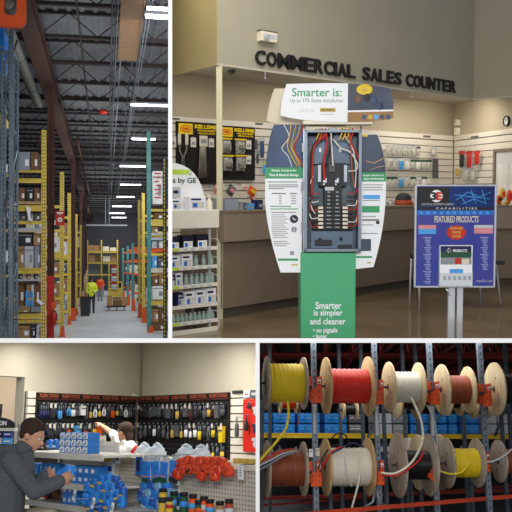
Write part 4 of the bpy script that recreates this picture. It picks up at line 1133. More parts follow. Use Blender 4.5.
# posts with orange brackets
def rack_post(px, w, i, fr, y, mats='post_steel', ytop=342, dark=False, label=''):
    x0, x1, _, _ = fr.rect(px-w/2, 380, px+w/2, 390, y)
    z1 = fr.at(px, 338, y)[1]
    t = Thing('rack_post', label, 'rack post', fr, group='steel posts of the cable rack')
    mb = MB(mats); mb.box(x0, x1, y, y+.05, H4, z1)
    z = H4+.1
    while z < z1:
        mb.box((x0+x1)/2-.007, (x0+x1)/2+.007, y-.001, y, z, z+.025, 'charcoal'); z += .07
    t.part('upright', mb)
    mb = MB('steel_dark'); mb.box(x0-.03, x1+.03, y-.03, y+.08, H4, H4+.015); t.part('foot_plate', mb)
    return x0, x1
posts = []
for i, (px, w) in enumerate(((314.5, 5), (376, 4.6), (431.6, 4.8), (482.5, 4.8))):
    posts.append(rack_post(px, w, i, FS, -.08, label='grey slotted steel post between the cable spools, %s from the left' % ORD[i]))
for i, px in enumerate((270, 340, 362, 404, 417, 462, 508)):
    rack_post(px, 3, i, FS, 1.55, 'steel_dark', label='dark slotted post of the rear rack, %s from the left' % ORD[i])
def bracket(px, yc, w, h, label, fr=FS, y=-.13):
    x0, x1, z0, z1 = fr.rect(px-w/2, yc-h/2, px+w/2, yc+h/2, y)
    W_ = x1-x0; H_ = z1-z0
    t = Thing('spool_bracket', label, 'bracket', fr, group='orange spool brackets')
    mb = MB('bracket_orange')
    mb.box(x0, x0+W_*.38, y, y+.03, z0+H_*.12, z1-H_*.02); mb.box(x1-W_*.36, x1, y-.02, y+.02, z0+H_*.1, z1-H_*.04)
    mb.box(x0+W_*.2, x1-W_*.05, y-.03, y+.0, z0, z0+H_*.55); mb.box(x0, x0+.012, y, y+.16, z0+H_*.12, z1); mb.box(x1-.012, x1, y-.02, y+.16, z0+H_*.1, z1)
    pl = t.part('plates', mb, bev=.004)
    mb = MB('charcoal'); mb.box(x0+W_*.05, x0+W_*.3, y-.034, y-.004, z0+H_*.5, z0+H_*.62)
    for a, b in ((.3, .2), (.8, .2), (.3, .42), (.8, .42), (.82, .7)):
        mb.cyl((x0+W_*a, y-.036, z0+H_*b), (x0+W_*a, y-.03, z0+H_*b), .008, n=8)
    t.part('bolts', mb, pl, 'dark bolts')
    mb = MB('paper'); mb.box(x1-W_*.3, x1-W_*.08, y-.024, y-.02, z1-H_*.3, z1-H_*.12); mb.box(x1-W_*.27, x1-W_*.12, y-.026, y-.024, z1-H_*.26, z1-H_*.2, 'red'); t.part('warning_label', mb, pl, 'small white warning label')
for i, (px, yc, w, h) in enumerate(((314.2, 389.5, 15, 27), (378, 392, 11, 25), (433, 393, 12.5, 24), (485, 395, 12.5, 23))):
    bracket(px, yc, w, h, 'orange spool bracket of the upper row, on the %s post from the left' % ORD[i])
for i, (px, yc, w, h) in enumerate(((314.5, 473.5, 14, 26), (378.5, 472.5, 11, 25), (433, 470, 10, 21), (485, 462, 9, 20))):
    bracket(px, yc, w, h, 'orange spool bracket of the lower row, on the %s post from the left' % ORD[i])
for px, y0, lb in ((314.3, 404, 'first'), (376.5, 405.5, 'second'), (432, 406, 'third')):
    x0, x1, z0, z1 = FS.rect(px-2.2, y0, px+2.2, y0+3, -.09); mb = MB('lgrey'); mb.box(x0, x1, -.095, -.08, z0, z1); z2 = FS.at(px, y0+30, -.09)[1]
    mb.box(x0+.01, x1-.01, -.088, -.08, z2, z0, 'lgrey')
    single('post_label', 'pale label strip on the %s grey post under its upper bracket' % lb, 'label', FS, mb, group='label strips on the posts')
# hanging white tags at the lower bracket
for i, (px, py, lb) in enumerate(((310.8, 453, 'left'), (317.5, 452, 'right'))):
    x0, x1, z0, z1 = FS.rect(px-2, py-4, px+2, py+4, -.16); mb = MB(['paper', 'cream'][i]); mb.box(x0, x1, -.165, -.16, z0, z1); mb.box(x0+.006, x1-.006, -.167, -.165, z1-.03, z1-.02, 'print')
    single('paper_tag', 'paper tag hanging above the lower left bracket, the %s one' % lb, 'tag', FS, mb, group='paper tags at the lower left bracket')

# beams
def beam_px(p0, p1, h, m, label, y, fr=K, d0=None, d1=None, name='rack_beam'):
    a = R4.P(p0[0], p0[1], d0); b = R4.P(p1[0], p1[1], d1); v = b-a
    hh = h*(d0+d1)/2/FPX
    R_ = Matrix.Rotation(math.atan2(v.y, v.x), 3, 'Z') @ Matrix.Rotation(-math.asin(v.z/v.length), 3, 'Y')
    mb = MB(m); mb.obox((a+b)/2, (v.length, .05, hh), R_); mb.obox((a+b)/2+Vector((0, -.03, hh*.3)), (v.length, .012, hh*.2), R_)
    single(name, label, 'beam', fr, mb, group='beams of the cable racks')
beam_px((255, 435.3), (515, 436.8), 4.4, 'beam_yellow', 'yellow shelf beam under the blue wrapped packs', 0, d0=10.6, d1=11.6)
beam_px((255, 498.5), (515, 490), 3, 'joist_red', 'dark red low beam running behind the lower spools', 0, d0=10.4, d1=11.6)
beam_px((255, 506), (515, 485.5), 1.8, 'joist_red', 'thin dark red bar near the floor behind the lower spools', 0, d0=11, d1=13)
beam_px((300, 514.5), (515, 496), 3.4, 'beam_orange', 'orange bottom beam crossing low in front of the spools', 0, d0=8.6, d1=9.4)
beam_px((255, 354.5), (400, 354.5), 2.4, 'joist_red', 'dark red top beam of the rear rack', 0, d0=11.6, d1=11.9)
# diagonal braces
for i, (p0, p1) in enumerate((((372, 425), (364, 452)), ((509, 398), (495, 436)), ((445, 408), (428, 432)))):
    a = R4.P(*p0, 10.9); b = R4.P(*p1, 10.9); mb = MB('steel_dark'); mb.tube([a, b], .018, 6)
    single('diagonal_brace', 'dark diagonal brace of the rear rack, %s from the left' % ['leftmost', 'rightmost', 'middle one'][i], 'brace', K, mb, group='diagonal braces')
# blue wrapped packs on the rear shelf
FB = frame2(R4, 255, 10.7, 515, 11.7)
shelf_z = FB.at(385, 433.5, .0)[1]
mb = MB('steel_dark'); mb.box(0, FB.at(515, 430)[0], .05, .8, shelf_z-.04, shelf_z-.012); single('shelf_deck', 'dark shelf deck carrying the blue wrapped packs', 'shelf', FB, mb)
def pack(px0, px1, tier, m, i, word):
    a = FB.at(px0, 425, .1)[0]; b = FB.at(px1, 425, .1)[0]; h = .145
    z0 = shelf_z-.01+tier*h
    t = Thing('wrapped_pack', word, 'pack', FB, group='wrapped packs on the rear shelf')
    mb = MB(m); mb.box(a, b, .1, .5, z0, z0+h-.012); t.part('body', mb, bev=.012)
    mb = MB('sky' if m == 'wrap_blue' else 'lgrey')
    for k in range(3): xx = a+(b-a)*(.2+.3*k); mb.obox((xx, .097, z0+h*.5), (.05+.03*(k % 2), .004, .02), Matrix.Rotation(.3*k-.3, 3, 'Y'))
    mb.box(a+.01, b-.01, .096, .1, z0+h*.7, z0+h*.78); t.part('wrap_glint' if False else 'tape', mb)  # the slanted pale bars are glints of the wrap, put in as colour
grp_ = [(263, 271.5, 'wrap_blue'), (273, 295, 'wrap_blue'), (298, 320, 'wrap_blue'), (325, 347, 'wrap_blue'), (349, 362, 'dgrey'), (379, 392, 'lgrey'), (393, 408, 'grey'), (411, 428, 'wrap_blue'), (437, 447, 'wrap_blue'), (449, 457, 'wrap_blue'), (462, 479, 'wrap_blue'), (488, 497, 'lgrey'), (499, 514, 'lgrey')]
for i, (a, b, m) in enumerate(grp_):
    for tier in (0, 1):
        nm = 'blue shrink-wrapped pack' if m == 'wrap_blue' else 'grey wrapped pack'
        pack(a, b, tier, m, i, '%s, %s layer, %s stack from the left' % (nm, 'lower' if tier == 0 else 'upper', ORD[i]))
# jugs and tins on the level below
z_low = FB.at(385, 463, .2)[1]
mb = MB('steel_dark'); mb.box(0, FB.at(515, 430)[0], .1, .8, z_low-.03, z_low-.005); single('shelf_deck', 'dark lower shelf deck with jugs and tins behind the spools', 'shelf', FB, mb)
cs = ['lgrey', 'cream', 'grey', 'blue', 'lgrey', 'white', 'dgrey', 'carton', 'lgrey', 'red', 'grey', 'cream']
for i in range(30):
    px = 264+i*8.3; x = FB.at(px, 450, .25)[0]; c = cs[(i*5) % 12]; h = .16+.09*((i*7) % 5)/4
    t = Thing('jug', '%s jug or tin on the low rear shelf, %s from the left' % ({'lgrey': 'pale grey', 'dgrey': 'dark grey', 'carton': 'tan'}.get(c, c), ORD[i]), 'container', FB, group='containers on the low rear shelf')
    mb = MB(c); mb.lathe([(.045, 0), (.05, .01), (.05, h*.75), (.02, h*.9), (.02, h)], (x, .3, z_low-.005), n=12); t.part('body', mb)
    mb = MB('charcoal'); mb.cyl((x, .3, z_low-.005+h), (x, .3, z_low+.015+h), .023, n=10); t.part('cap', mb)
# crates seen above the lower spools at the middle
for i, (a, b, y0, y1, c) in enumerate(((380, 393, 444, 453, 'navy'), (408, 418, 438, 450, 'cream'), (383, 392, 452, 459, 'royal'))):
    x0, x1, z0, z1 = FS.rect(a, y0, b, y1, .9); mb = MB(c); mb.box(x0, x1, .9, 1.05, z0, z1); mb.box(x0+.01, x1-.01, .895, .9, z0+.02, z1-.03, 'lgrey')
    mb.box((x0+x1)/2-.01, (x0+x1)/2+.01, 1.0, 1.05, H4, z0, 'steel_dark')
    single('meter_box', '%s box on a stalk behind the spools, %s of three' % ({'navy': 'dark blue', 'royal': 'blue'}.get(c, c), ORD[i]), 'box', FS, mb, group='boxes behind the spools')

# loose cables
def cable(pts, r, m, label, fr=FS):
    out = []
    for p in curve(pts): out.append(fr.V(p[0], p[1], p[2]))
    mb = MB(m); mb.tube(out, r, 6)
    single('loose_cable', label, 'cable', fr, mb, group='loose cable ends')
cable([(287.5, 401, -.23), (288.5, 412, -.25), (286, 428, -.28), (277, 441, -.32), (262, 458, -.35), (255, 466, -.36)], .014, 'coil_yellow', 'yellow cable end hanging from the yellow spool across the lower left')
cable([(299, 401, -.22), (300, 410, -.2), (298, 425, -.2)], .006, 'coil_rust', 'thin rust cable end hanging below the yellow spool')
for i, (c, o, r, w) in enumerate((('coil_rust', 0, .014, 'rust'), ('lgrey', 3, .012, 'upper grey'), ('charcoal', 5, .010, 'dark'), ('grey', 7.5, .012, 'lower grey'), ('coil_red', -2, .008, 'red'))):
    cable([(295, 449.5+o*.3, -.2), (282, 452+o*.6, -.26), (270, 458+o*.8, -.3), (256, 464+o, -.3)], r, c, w+' cable end lying over the brown spool')
cable([(364, 447, -.25), (352, 443, -.27), (340, 449, -.28), (330, 455, -.25), (324, 463, -.2), (320, 472, -.2)], .010, 'navy', 'dark blue cable looping at the left of the white spool')
cable([(346, 446, -.27), (334, 450, -.28), (327, 459, -.26), (321, 470, -.22)], .009, 'coil_red', 'red cable looping over the left of the white spool')
cable([(342, 444, -.2), (331, 447, -.2), (324, 456, -.2), (318, 468, -.2)], .008, 'black', 'black cable looping at the left flange of the white spool')
cable([(359, 452, -.25), (360, 470, -.27), (358, 485, -.27), (354, 500, -.25), (351, 511, -.2)], .011, 'coil_cream', 'white cable end hanging down over the white spool and off its bottom')
cable([(345, 458, -.25), (347, 475, -.27), (352, 487, -.25)], .006, 'lgrey', 'thin pale strand crossing the white spool')
cable([(411, 398, -.22), (417, 410, -.26), (422, 425, -.3), (422, 442, -.33), (412, 462, -.36), (396, 473, -.38), (381, 473, -.3)], .012, 'coil_cream', 'cream cable swinging from the cream spool to the lower bracket')
cable([(424, 450, -.3), (420, 459, -.34), (410, 468, -.36), (396, 475.5, -.38), (384, 475, -.3)], .010, 'coil_red', 'red cable swinging beside the cream one to the lower bracket')
cable([(427, 405, -.18), (434, 420, -.2), (437, 440, -.22), (438, 462, -.22), (441, 472, -.3)], .006, 'lgrey', 'thin pale cable hanging between the black and yellow lower spools')
cable([(438, 470, -.28), (450, 474, -.3), (462, 472, -.3), (470, 462, -.26)], .009, 'coil_yellow', 'yellow cable end curling at the left flange of the lower yellow spool')
cable([(512, 449, -.22), (504, 456, -.25), (494, 461, -.26), (486, 462, -.22)], .010, 'lgrey', 'grey cable running to the weathered flange at the right')
cable([(330, 440, .5), (338, 433, .5), (346, 436, .5), (350, 447, .5)], .010, 'black', 'black cable arching behind the red and white spools')
# foot of the second post
x0 = FS.at(376, 487, -.1)[0]
for s_, w in ((-1, 'left'), (1, 'right')):
    mb = MB('steel'); mb.tube([FS.V(376, 486, -.1), FS.V(376+s_*3, 502, -.1), FS.V(376+s_*11, 507, -.1)], .014)
    single('brace_pipe', 'curved grey pipe brace at the foot of the second post, bending %s' % w, 'brace', FS, mb, group='curved pipe braces')

_d = _edge(py=342.1, sg=-1)
def deck_fill(name, px, d, sx, sy, power, color):  # unseen light added under the deck, edge-on to the viewpoint
    q = W.P(px, 342.1, d); l = area(name, W, q, sx, power, color, tuple(_d), sy)
deck_fill('store_fill', 372, 6.6, 2.5, 1.6, 66, (1, .97, .92))
deck_fill('store_back_fill', 385, 9.4, 2.2, 1.2, 30, (.95, .98, 1))
# ================================================================== TOOL SHOP (lower left)
H3 = -1.75
T = Frame(R3)
mat('shop_wall', '#c6c0ad', .9, var=.03, scale=2)
mat('hall_wall', '#c9b9a4', .9, var=.03, scale=2)
mat('shop_floor', '#8a8478', .5, var=.1)
mat('header_orange', '#94452a', .6)
mat('peg_cream', '#d9d4c6', .6, var=.04)
mat('peg_hole', '#77736a', .9)
mat('pack_blue', '#1f6fd8', .35, var=.3, scale=25, hx2='#3c9cf0')
mat('pack_deep', '#1a4fa8', .3, var=.3, scale=30, hx2='#2f74d0')
mat('pack_pale', '#5f9fd8', .3, var=.3, scale=30, hx2='#a9cdea')
mat('pack_clear', '#cfd8dc', .2, var=.2, scale=20, alpha=.75)
mat('pack_orange', '#c9331a', .3, var=.3, scale=30, hx2='#e65a2c')
mat('jug_blue', '#cfdbe6', .35, var=.05)
mat('hoodie', '#555a60', .95, var=.12, scale=40, bump=.3)
mat('jeans', '#28303f', .9)
mat('shelf_white', '#d9d5cc', .55, var=.03)
BL = frame2(R3, 27, 9.65, 138, 11.5, 405); BR = frame2(R3, 138, 11.5, 257, 9.3, 405)
lenL = BL.at(138, 420)[0]; lenR = BR.at(256.5, 420)[0]
mb = MB('shop_floor'); mb.box(-6, .2, 5.6, 15, H3-.05, H3); struct('floor', mb, T)
mb = MB('shop_wall'); mb.box(0, lenL+.1, .06, .2, H3, 3.2); struct('wall_left', mb, BL)
xh = BL.at(-30, 420)[0]
mb = MB('shop_wall'); zop = BL.at(14, 376.5, .06)[1]; mb.box(-1.6, 0, .06, .2, zop, 3.2); struct('wall_left', mb, BL)
mb = MB('shop_wall'); mb.box(0, lenR+.3, .06, .2, H3, 3.2); struct('wall_back', mb, BR)
mb = MB('hall_wall'); mb.box(-6, -1.6, 12.2, 12.3, H3, 2.5); struct('wall_back', mb, T)
# corner sensor
cx_, cz_ = BL.at(137.5, 397, 0); mb = MB('ivory'); mb.box(lenL-.08, lenL-.03, .0, .05, cz_-.04, cz_+.04)
t = Thing('corner_sensor', 'small white sensor in the wall corner above the black boards', 'sensor', BL); t.part('housing', mb)
mb = MB('dgrey'); mb.cyl((lenL-.055, 0, cz_-.01), (lenL-.055, -.01, cz_-.01), .012); t.part('lens', mb)
# slat strips
ZTOP = .335
def slats(fr, xa, xb, name):
    mb = MB('groove'); mb.box(xa, xb, .03, .05, H3+.3, ZTOP)
    z = ZTOP
    while z > -1: mb.box(xa, xb, .0, .03, z-.075, z, 'slat'); z -= .09
    struct(name, mb, fr)
x33 = BL.at(34.5, 420)[0]; x230 = BR.at(230.5, 420)[0]
slats(BL, .01, x33, 'trim_1'); slats(BR, x230, lenR+.05, 'trim_2')
# black boards with orange header strips
def board(fr, xa, xb, label, nh):
    t = Thing('tool_board', label, 'display board', fr, group='black tool boards')
    mb = MB('board_black'); mb.box(xa, xb, -.01, .045, -1.0, ZTOP-.01)
    for z in (.205, .0, -.1, -.3, -.36): mb.box(xa, xb, -.02, -.01, z-.012, z, 'charcoal')
    t.part('backing', mb)
    w = (xb-xa)/nh
    for k in range(nh):
        a = xa+k*w; mb = MB('header_orange'); mb.box(a+.01, a+w-.01, -.03, -.012, ZTOP-.095, ZTOP-.074, 'maroon')
        mb.box(a+.01, a+w-.01, -.03, -.012, ZTOP-.072, ZTOP-.015, 'board_black')
        hs = t.part('header_strip', mb)
        mb = MB('header_orange'); mb.text('KLEIN TOOLS', a+w*.08, a+w*.92, ZTOP-.066, ZTOP-.022, -.031, .002, 'header_orange', .04); t.part('lettering', mb, hs)
board(BL, x33, lenL-.07, 'black tool board with orange header left of the wall corner', 5)
board(BR, .03, x230, 'black tool board with orange header right of the wall corner', 5)
PAL = [('paper', 'white'), ('sky', 'pale blue'), ('orange', 'orange'), ('yellow', 'yellow'), ('charcoal', 'black'), ('navy', 'dark blue'), ('dgrey', 'grey'), ('charcoal', 'black'), ('gold', 'gold'), ('maroon', 'dark red'), ('royal', 'blue'), ('charcoal', 'black'), ('yellow', 'yellow'), ('dgrey', 'grey'), ('navy', 'dark blue'), ('charcoal', 'black')]
def toolpack(fr, x, z1, h, w, ci, tag, kind, label, grp):
    m = PAL[ci][0]
    mb = MB(m); y = -.05
    if kind == 0:    # pliers: two handles and a head
        for s_ in (-1, 1): mb.tube([(x+s_*w*.08, y, z1-h*.35), (x+s_*w*.26, y, z1-h*.65), (x+s_*w*.16, y, z1-h)], w*.11, 6)
        mb.prism([(x-w*.16, z1-h*.4), (x+w*.16, z1-h*.4), (x+w*.05, z1-h*.12), (x-w*.05, z1-h*.12)], y-.01, y+.01, 'grey')
    elif kind == 1:  # screwdriver
        mb.lathe([(w*.12, 0), (w*.2, .01), (w*.17, h*.4), (w*.1, h*.48)], (x, y, z1-h), n=10); mb.cyl((x, y, z1-h*.55), (x, y, z1-h*.1), w*.06, n=8, m='steel')
    elif kind == 2:  # pouch
        mb.prism([(x-w*.38, z1-h*.1), (x+w*.38, z1-h*.1), (x+w*.3, z1-h), (x-w*.3, z1-h)], y-.03, y+.02); mb.box(x-w*.3, x+w*.3, y-.036, y-.03, z1-h*.4, z1-h*.3, 'dgrey')
    else:            # two thin tools on a card
        mb.box(x-w*.36, x+w*.36, y+.01, y+.016, z1-h*.9, z1, 'charcoal')
        for s_ in (-1, 1): mb.cyl((x+s_*w*.17, y, z1-h), (x+s_*w*.17, y, z1-h*.45), w*.12, n=8); mb.cyl((x+s_*w*.17, y, z1-h*.45), (x+s_*w*.17, y, z1-h*.1), w*.05, n=6, m='steel')
    mb.box(x-w*.14, x+w*.14, y-.02, y-.015, z1-h*.02, z1+h*.1, 'steel')
    if tag: mb.box(x+w*.1, x+w*.42, y-.04, y-.036, z1-h*.28, z1+h*.04, 'tag_white')
    single('hanging_tool', label, 'tool', fr, mb, group=grp)
KN = ['pliers', 'screwdriver', 'tool pouch', 'thin twin tools']
rows = ((.19, .17, 'top'), (-.05, .19, 'middle'), (-.29, .17, 'bottom'))
random.seed(11)
for r_, (z1, h, rw) in enumerate(rows):
    n = 22; 
    for k in range(n):
        px = 37+(k+.5)*(134-37)/n
        if r_ == 2 and px < 92: continue
        if r_ == 1 and px < 42: continue
        x = BL.at(px, 415)[0]; ci = random.randrange(16); kd = random.choice((0, 0, 1, 3, 3, 2)); w = .11
        hh = h*random.uniform(.75, 1.05)
        toolpack(BL, x, z1, hh, w, ci, random.random() < .35, kd, '%s %s on the left black board, %s row, %s from the left' % (PAL[ci][1], KN[kd], rw, ORD[k]), 'tools on the left black board')
    n = 19
    for k in range(n):
        px = 142+(k+.5)*(228-142)/n
        if r_ == 2 and px < 208: continue
        x = BR.at(px, 415)[0]; ci = random.choice((0, 4, 4, 6, 6, 7, 11, 5, 3, 8, 13, 9, 15)); kd = random.choice((0, 0, 1, 3, 2, 3)); w = .11
        toolpack(BR, x, z1, h*random.uniform(.8, 1.1), w, ci, random.random() < .25, kd, '%s %s on the right black board, %s row, %s from the left' % (PAL[ci][1], KN[kd], rw, ORD[k]), 'tools on the right black board')
# right end of the right board: red panel, tools, price sign
q = BR.rect(243, 399, 258, 452, -.04)
t = Thing('red_tool_panel', 'red pegboard panel with hanging tools at the right end of the slat wall', 'display board', BR)
mat('panel_red', '#cf2418', .5, var=.05)
mb = MB('panel_red'); mb.box(q[0], lenR+.05, -.04, .0, q[2], q[3]); t.part('panel', mb)
for i, (px, y0, y1, c, w) in enumerate(((246, 415, 431, 'charcoal', 'black gripped tool at the left of the red panel'), (254.5, 407, 416, 'lgrey', 'pale pack high on the red panel'), (254, 424, 434, 'navy', 'dark blue pack in the middle of the red panel'), (254, 438, 448, 'lgrey', 'pale pack low on the red panel'), (236.8, 417, 437, 'dgrey', 'long dark tool hanging on the white slats left of the red panel'), (249, 402, 409, 'charcoal', 'small dark tool near the top of the red panel'))):
    q = BR.rect(px-1.6, y0, px+1.6, y1, -.08); mb = MB(c); xm = (q[0]+q[1])/2
    if c in ('charcoal', 'dgrey'): mb.lathe([(.012, 0), (.028, .02), (.024, (q[3]-q[2])*.6), (.01, (q[3]-q[2])*.7), (.008, q[3]-q[2])], (xm, -.08, q[2]), n=10)
    else: mb.ell((xm, -.07, (q[2]+q[3])/2), (.03, .015, (q[3]-q[2])/2)); mb.box(xm-.03, xm+.03, -.088, -.08, q[3]-.03, q[3])
    mb.tube([(xm, 0, q[3]), (xm, -.09, q[3])], .005, 5, 'steel')
    single('hanging_tool', w, 'tool', BR, mb, group='tools at the red panel')
q = BR.rect(244, 391, 250, 397.5, -.02); mb = MB('paper'); mb.box(q[0], q[1], -.03, .0, q[2], q[3]); mb.text('M', q[0]+.03, q[1]-.03, q[2]+.025, q[3]-.025, -.03, .002, 'red')
single('price_sign', 'small white sign with a red mark above the red panel', 'sign', BR, mb)
q = BR.rect(251, 390, 257, 398, -.02); mb = MB('dgrey'); mb.box(q[0], q[1]+.03, -.03, .0, q[2], q[3]); mb.box(q[0]+.02, q[1], -.032, -.03, q[2]+.03, q[3]-.03, 'lgrey')
single('price_sign', 'small grey sign above the red panel, the right one', 'sign', BR, mb)
q = BR.rect(232, 390.5, 242, 393.5, -.02); mb = MB('charcoal'); mb.box(q[0], q[1], -.02, .0, q[2], q[3]); single('name_strip', 'thin dark name strip on top of the white slats left of the red panel', 'strip', BR, mb)

# display at far left: black arched header
FO = flat(R3, 7.6)
t = Thing('display_rack', 'dark display rack with black arched header lettered ON, behind the man', 'display rack', FO)
mb = MB('charcoal'); mb.prism(poly(FO, [(-8, 428)] + [(-8, 417)] + arc((-8, 417), (8, 416.5), (14.5, 423)) + [(14.5, 428)]), 0, .03); hd_ = t.part('header', mb)
mb = MB('paper'); q = FO.rect(-5, 420.8, 7, 425.5, 0); mb.text('ON', FO.at(-.8, 423, 0)[0], FO.at(6.6, 423, 0)[0], q[2], q[3], -.001, .002, 'paper', .05); t.part('lettering', mb, hd_, 'white letters ON')
mb = MB('grey'); q = FO.rect(15, 424, 17, 512, 0); mb.box(q[0], q[1], 0, .03, H3, q[3]); t.part('post', mb)
mb = MB('slat'); q = FO.rect(-8, 428, 13.5, 431, 0); mb.box(q[0], q[1], 0, .25, q[2], q[3]); q = FO.rect(-8, 431, 13, 460, .1); mb.box(q[0], q[1], .1, .12, H3, q[3], 'dgrey'); t.part('shelf', mb)
for i, (a, b, y0, y1, c, w) in enumerate(((-6, 2, 432, 436.5, 'navy', 'left'), (3, 11.5, 431.5, 437, 'royal', 'right'), (-6, 1.5, 438, 444, 'lgrey', 'lower left'), (2.5, 11, 438, 444, 'sky', 'lower right'))):
    q = FO.rect(a, y0, b, y1, .05); mb = MB(c); mb.box(q[0], q[1], .05, .1, q[2], q[3]); mb.box(q[0]+.01, q[1]-.01, .048, .05, q[2]+.02, q[2]+.03, 'white')
    single('box', 'small boxed product under the black arched header, %s one' % w, 'box', FO, mb, group='boxes under the arched header')
q = FO.rect(-2, 404, 1.2, 417, .1); mb = MB('charcoal'); mb.box(q[0]-.2, q[1], .1, .13, q[2], q[3]); mb.box(q[0]-.18, q[1]-.012, .095, .1, q[2]+.015, q[3]-.015, 'lgrey')
mb.box(q[0]-.02, q[0], .11, .13, FO.at(0, 428, .1)[1], q[2])
single('framed_sign', 'dark framed sign at the left edge above the arched header', 'sign', FO, mb)

# ---- left shelf unit
SF = frame2(R3, 29, 7.75, 104, 6.85)
sx0 = 0; sx1 = SF.at(104, 455)[0]
t = Thing('shelf_unit', 'white shelf unit with three shelves of blue goods in front of the man', 'shelf unit', SF)
zs = [SF.at(66, y_, 0)[1] for y_ in (453.8, 484.5, 507)]
mb = MB('peg_cream'); mb.box(sx0, SF.at(117, 445, .5)[0], .5, .53, H3, SF.at(90, 441.5, .5)[1]); t.part('back_panel', mb)
for z, dep in zip(zs, (.50, .44, .40)):
    mb = MB('shelf_white'); mb.box(sx0, sx1, .5-dep-.0, .5, z-.02, z); mb.box(sx0, sx1, .5-dep-.012, .5-dep, z-.045, z+.004); t.part('shelf', mb, bev=.003)
for x in (sx0, sx1*.5): mb = MB('shelf_white'); mb.box(x, x+.03, .46, .5, H3, zs[0]); t.part('upright', mb)
mb = MB('ivory'); mb.box(sx0, SF.at(119, 445, .5)[0], .49, .56, SF.at(90, 444.5, .5)[1], SF.at(90, 441.5, .5)[1]); t.part('top_rail', mb)
# 15 boxes of bulbs stacked on the top shelf
bw = (SF.at(88, 445, .12)[0]-SF.at(59.3, 445, .12)[0])/5; b0 = SF.at(59.3, 445, .12)[0]
bh = (SF.at(74, 432.3, .12)[1]-zs[0])/3
mat('box_blue', '#2f7bd0', .45)
for r_ in range(3):
    for c_ in range(5):
        a = b0+c_*bw; z = zs[0]+r_*bh
        t = Thing('bulb_carton', 'blue and white carton in the stack, %s row up, %s from the left' % (ORD[r_], ORD[c_]), 'carton', SF, group='stack of fifteen blue and white cartons')
        mb = MB('box_blue'); mb.box(a+.001, a+bw-.002, .12, .24, z, z+bh-.002); t.part('carton', mb)
        mb = MB('paper'); mb.prism([(a+bw*.10, z+bh*.08), (a+bw*.86, z+bh*.08), (a+bw*.94, z+bh*.5), (a+bw*.86, z+bh*.92), (a+bw*.3, z+bh*.92), (a+bw*.06, z+bh*.6)], .118, .12)
        mb.ell((a+bw*.6, .118, z+bh*.5), (bw*.12, .003, bh*.2), m='sky'); mb.box(a+bw*.3, a+bw*.5, .116, .118, z+bh*.2, z+bh*.4, 'navy'); t.part('label', mb)
def bag(fr, px, py, w, h, y, m, m2, label, name='blue_bag', cat='bag', grp=None, ang=0., zf=None):
    x, z = fr.at(px, py, y); k = rpx3(fr, px, py, y)
    R_ = Matrix.Rotation(ang, 3, 'Y'); w *= k; h *= k
    if zf is not None: z = max(z, zf+h/2)
    t = Thing(name, label, cat, fr, group=grp)
    mb = MB(m)
    ph = random.uniform(0, 6)
    def lump(p):
        e = lambda v: math.copysign(abs(v)**.5, v)
        q = Vector((e(p.x)*.95, e(p.y)*.9, e(p.z)*.9)); s_ = 1+.13*math.sin(6*p.x+ph)*math.sin(5*p.z+ph*2)+.06*math.sin(13*p.x+9*p.z+ph)
        return Vector((q.x*s_, q.y*(1+.3*math.sin(9*p.x+ph)*math.sin(8*p.z)), q.z*s_))
    mb.ell((x, y, z), (w/2, min(.04, w*.4), h/2), R_, fn=lump, n=18, k=11); t.part('bag', mb)
    mb = MB(m2); mb.obox(Vector((x, y-min(.04, w*.4)-.001, z))+R_ @ Vector((w*.05, 0, -h*.2)), (w*.62, .008, h*.18), R_); t.part('label', mb)
    return x, z, w, h
def rpx3(fr, px, py, y):
    x, z = fr.at(px, py, y); return (fr.M @ Vector((x, y, z))).y/FPX
gB = 'blue packs on the shelf unit'
for i, px in enumerate((31, 35.5, 40, 44.5, 49, 53.5)):
    a = SF.at(px, 466, .2)[0]; w = .036; z1 = SF.at(px, 463+(i % 2), .2)[1]
    t = Thing('blue_pack', 'blue pack on the middle shelf just right of the man, %s from the left' % ORD[i], 'pack', SF, group=gB)
    mb = MB('pack_blue'); mb.box(a, a+w, .2, .3, zs[1], z1); t.part('pack', mb, bev=.006); mb = MB('paper'); mb.box(a+.006, a+w-.006, .198, .2, zs[1]+.1, z1-.03); t.part('label', mb)
for i, (a_, b_, y0) in enumerate(((71.5, 77, 474), (77.5, 83, 473), (83.5, 89, 472), (89.5, 95.5, 471))):
    for r_ in (0, 1):
        a = SF.at(a_, 480, .14)[0]; b = SF.at(b_, 480, .14)[0]; hh = .075; z = zs[1]+r_*hh
        t = Thing('blue_pack', 'blue and white carton on the middle shelf, %s column, %s one' % (ORD[i], 'lower' if r_ == 0 else 'upper'), 'carton', SF, group=gB)
        mb = MB('box_blue'); mb.box(a, b, .14, .26, z, z+hh-.003); t.part('carton', mb); mb = MB('paper'); mb.box(a+(b-a)*.2, b-(b-a)*.3, .138, .14, z+.02, z+.05); t.part('label', mb)
for i, (a_, b_) in enumerate(((62.5, 67), (67.5, 72), (72.5, 77))):
    for r_ in (0, 1):
        a = SF.at(a_, 497, .14)[0]; b = SF.at(b_, 497, .14)[0]; hh = .085; z = zs[2]+r_*hh
        t = Thing('blue_pack', 'blue carton on the bottom shelf, %s column, %s one' % (ORD[i], 'lower' if r_ == 0 else 'upper'), 'carton', SF, group=gB)
        mb = MB('pack_blue'); mb.box(a, b, .14, .26, z, z+hh-.003); t.part('carton', mb); mb = MB('paper'); mb.box(a+(b-a)*.2, b-(b-a)*.3, .138, .14, z+.02, z+.05); t.part('label', mb)
for i, (px, py, w, h, m, m2) in enumerate(((50, 444, 7, 9, 'pack_blue', 'lgrey'), (56, 444, 6, 10, 'box_blue', 'white'), (44, 446, 5, 7, 'maroon', 'lgrey'))):
    bag(SF, px, py, w, h, .3, m, m2, ['blue bag', 'narrow blue bag', 'dark red small bag'][i]+' on the top shelf left of the carton stack', grp='bags left of the carton stack', zf=zs[0])
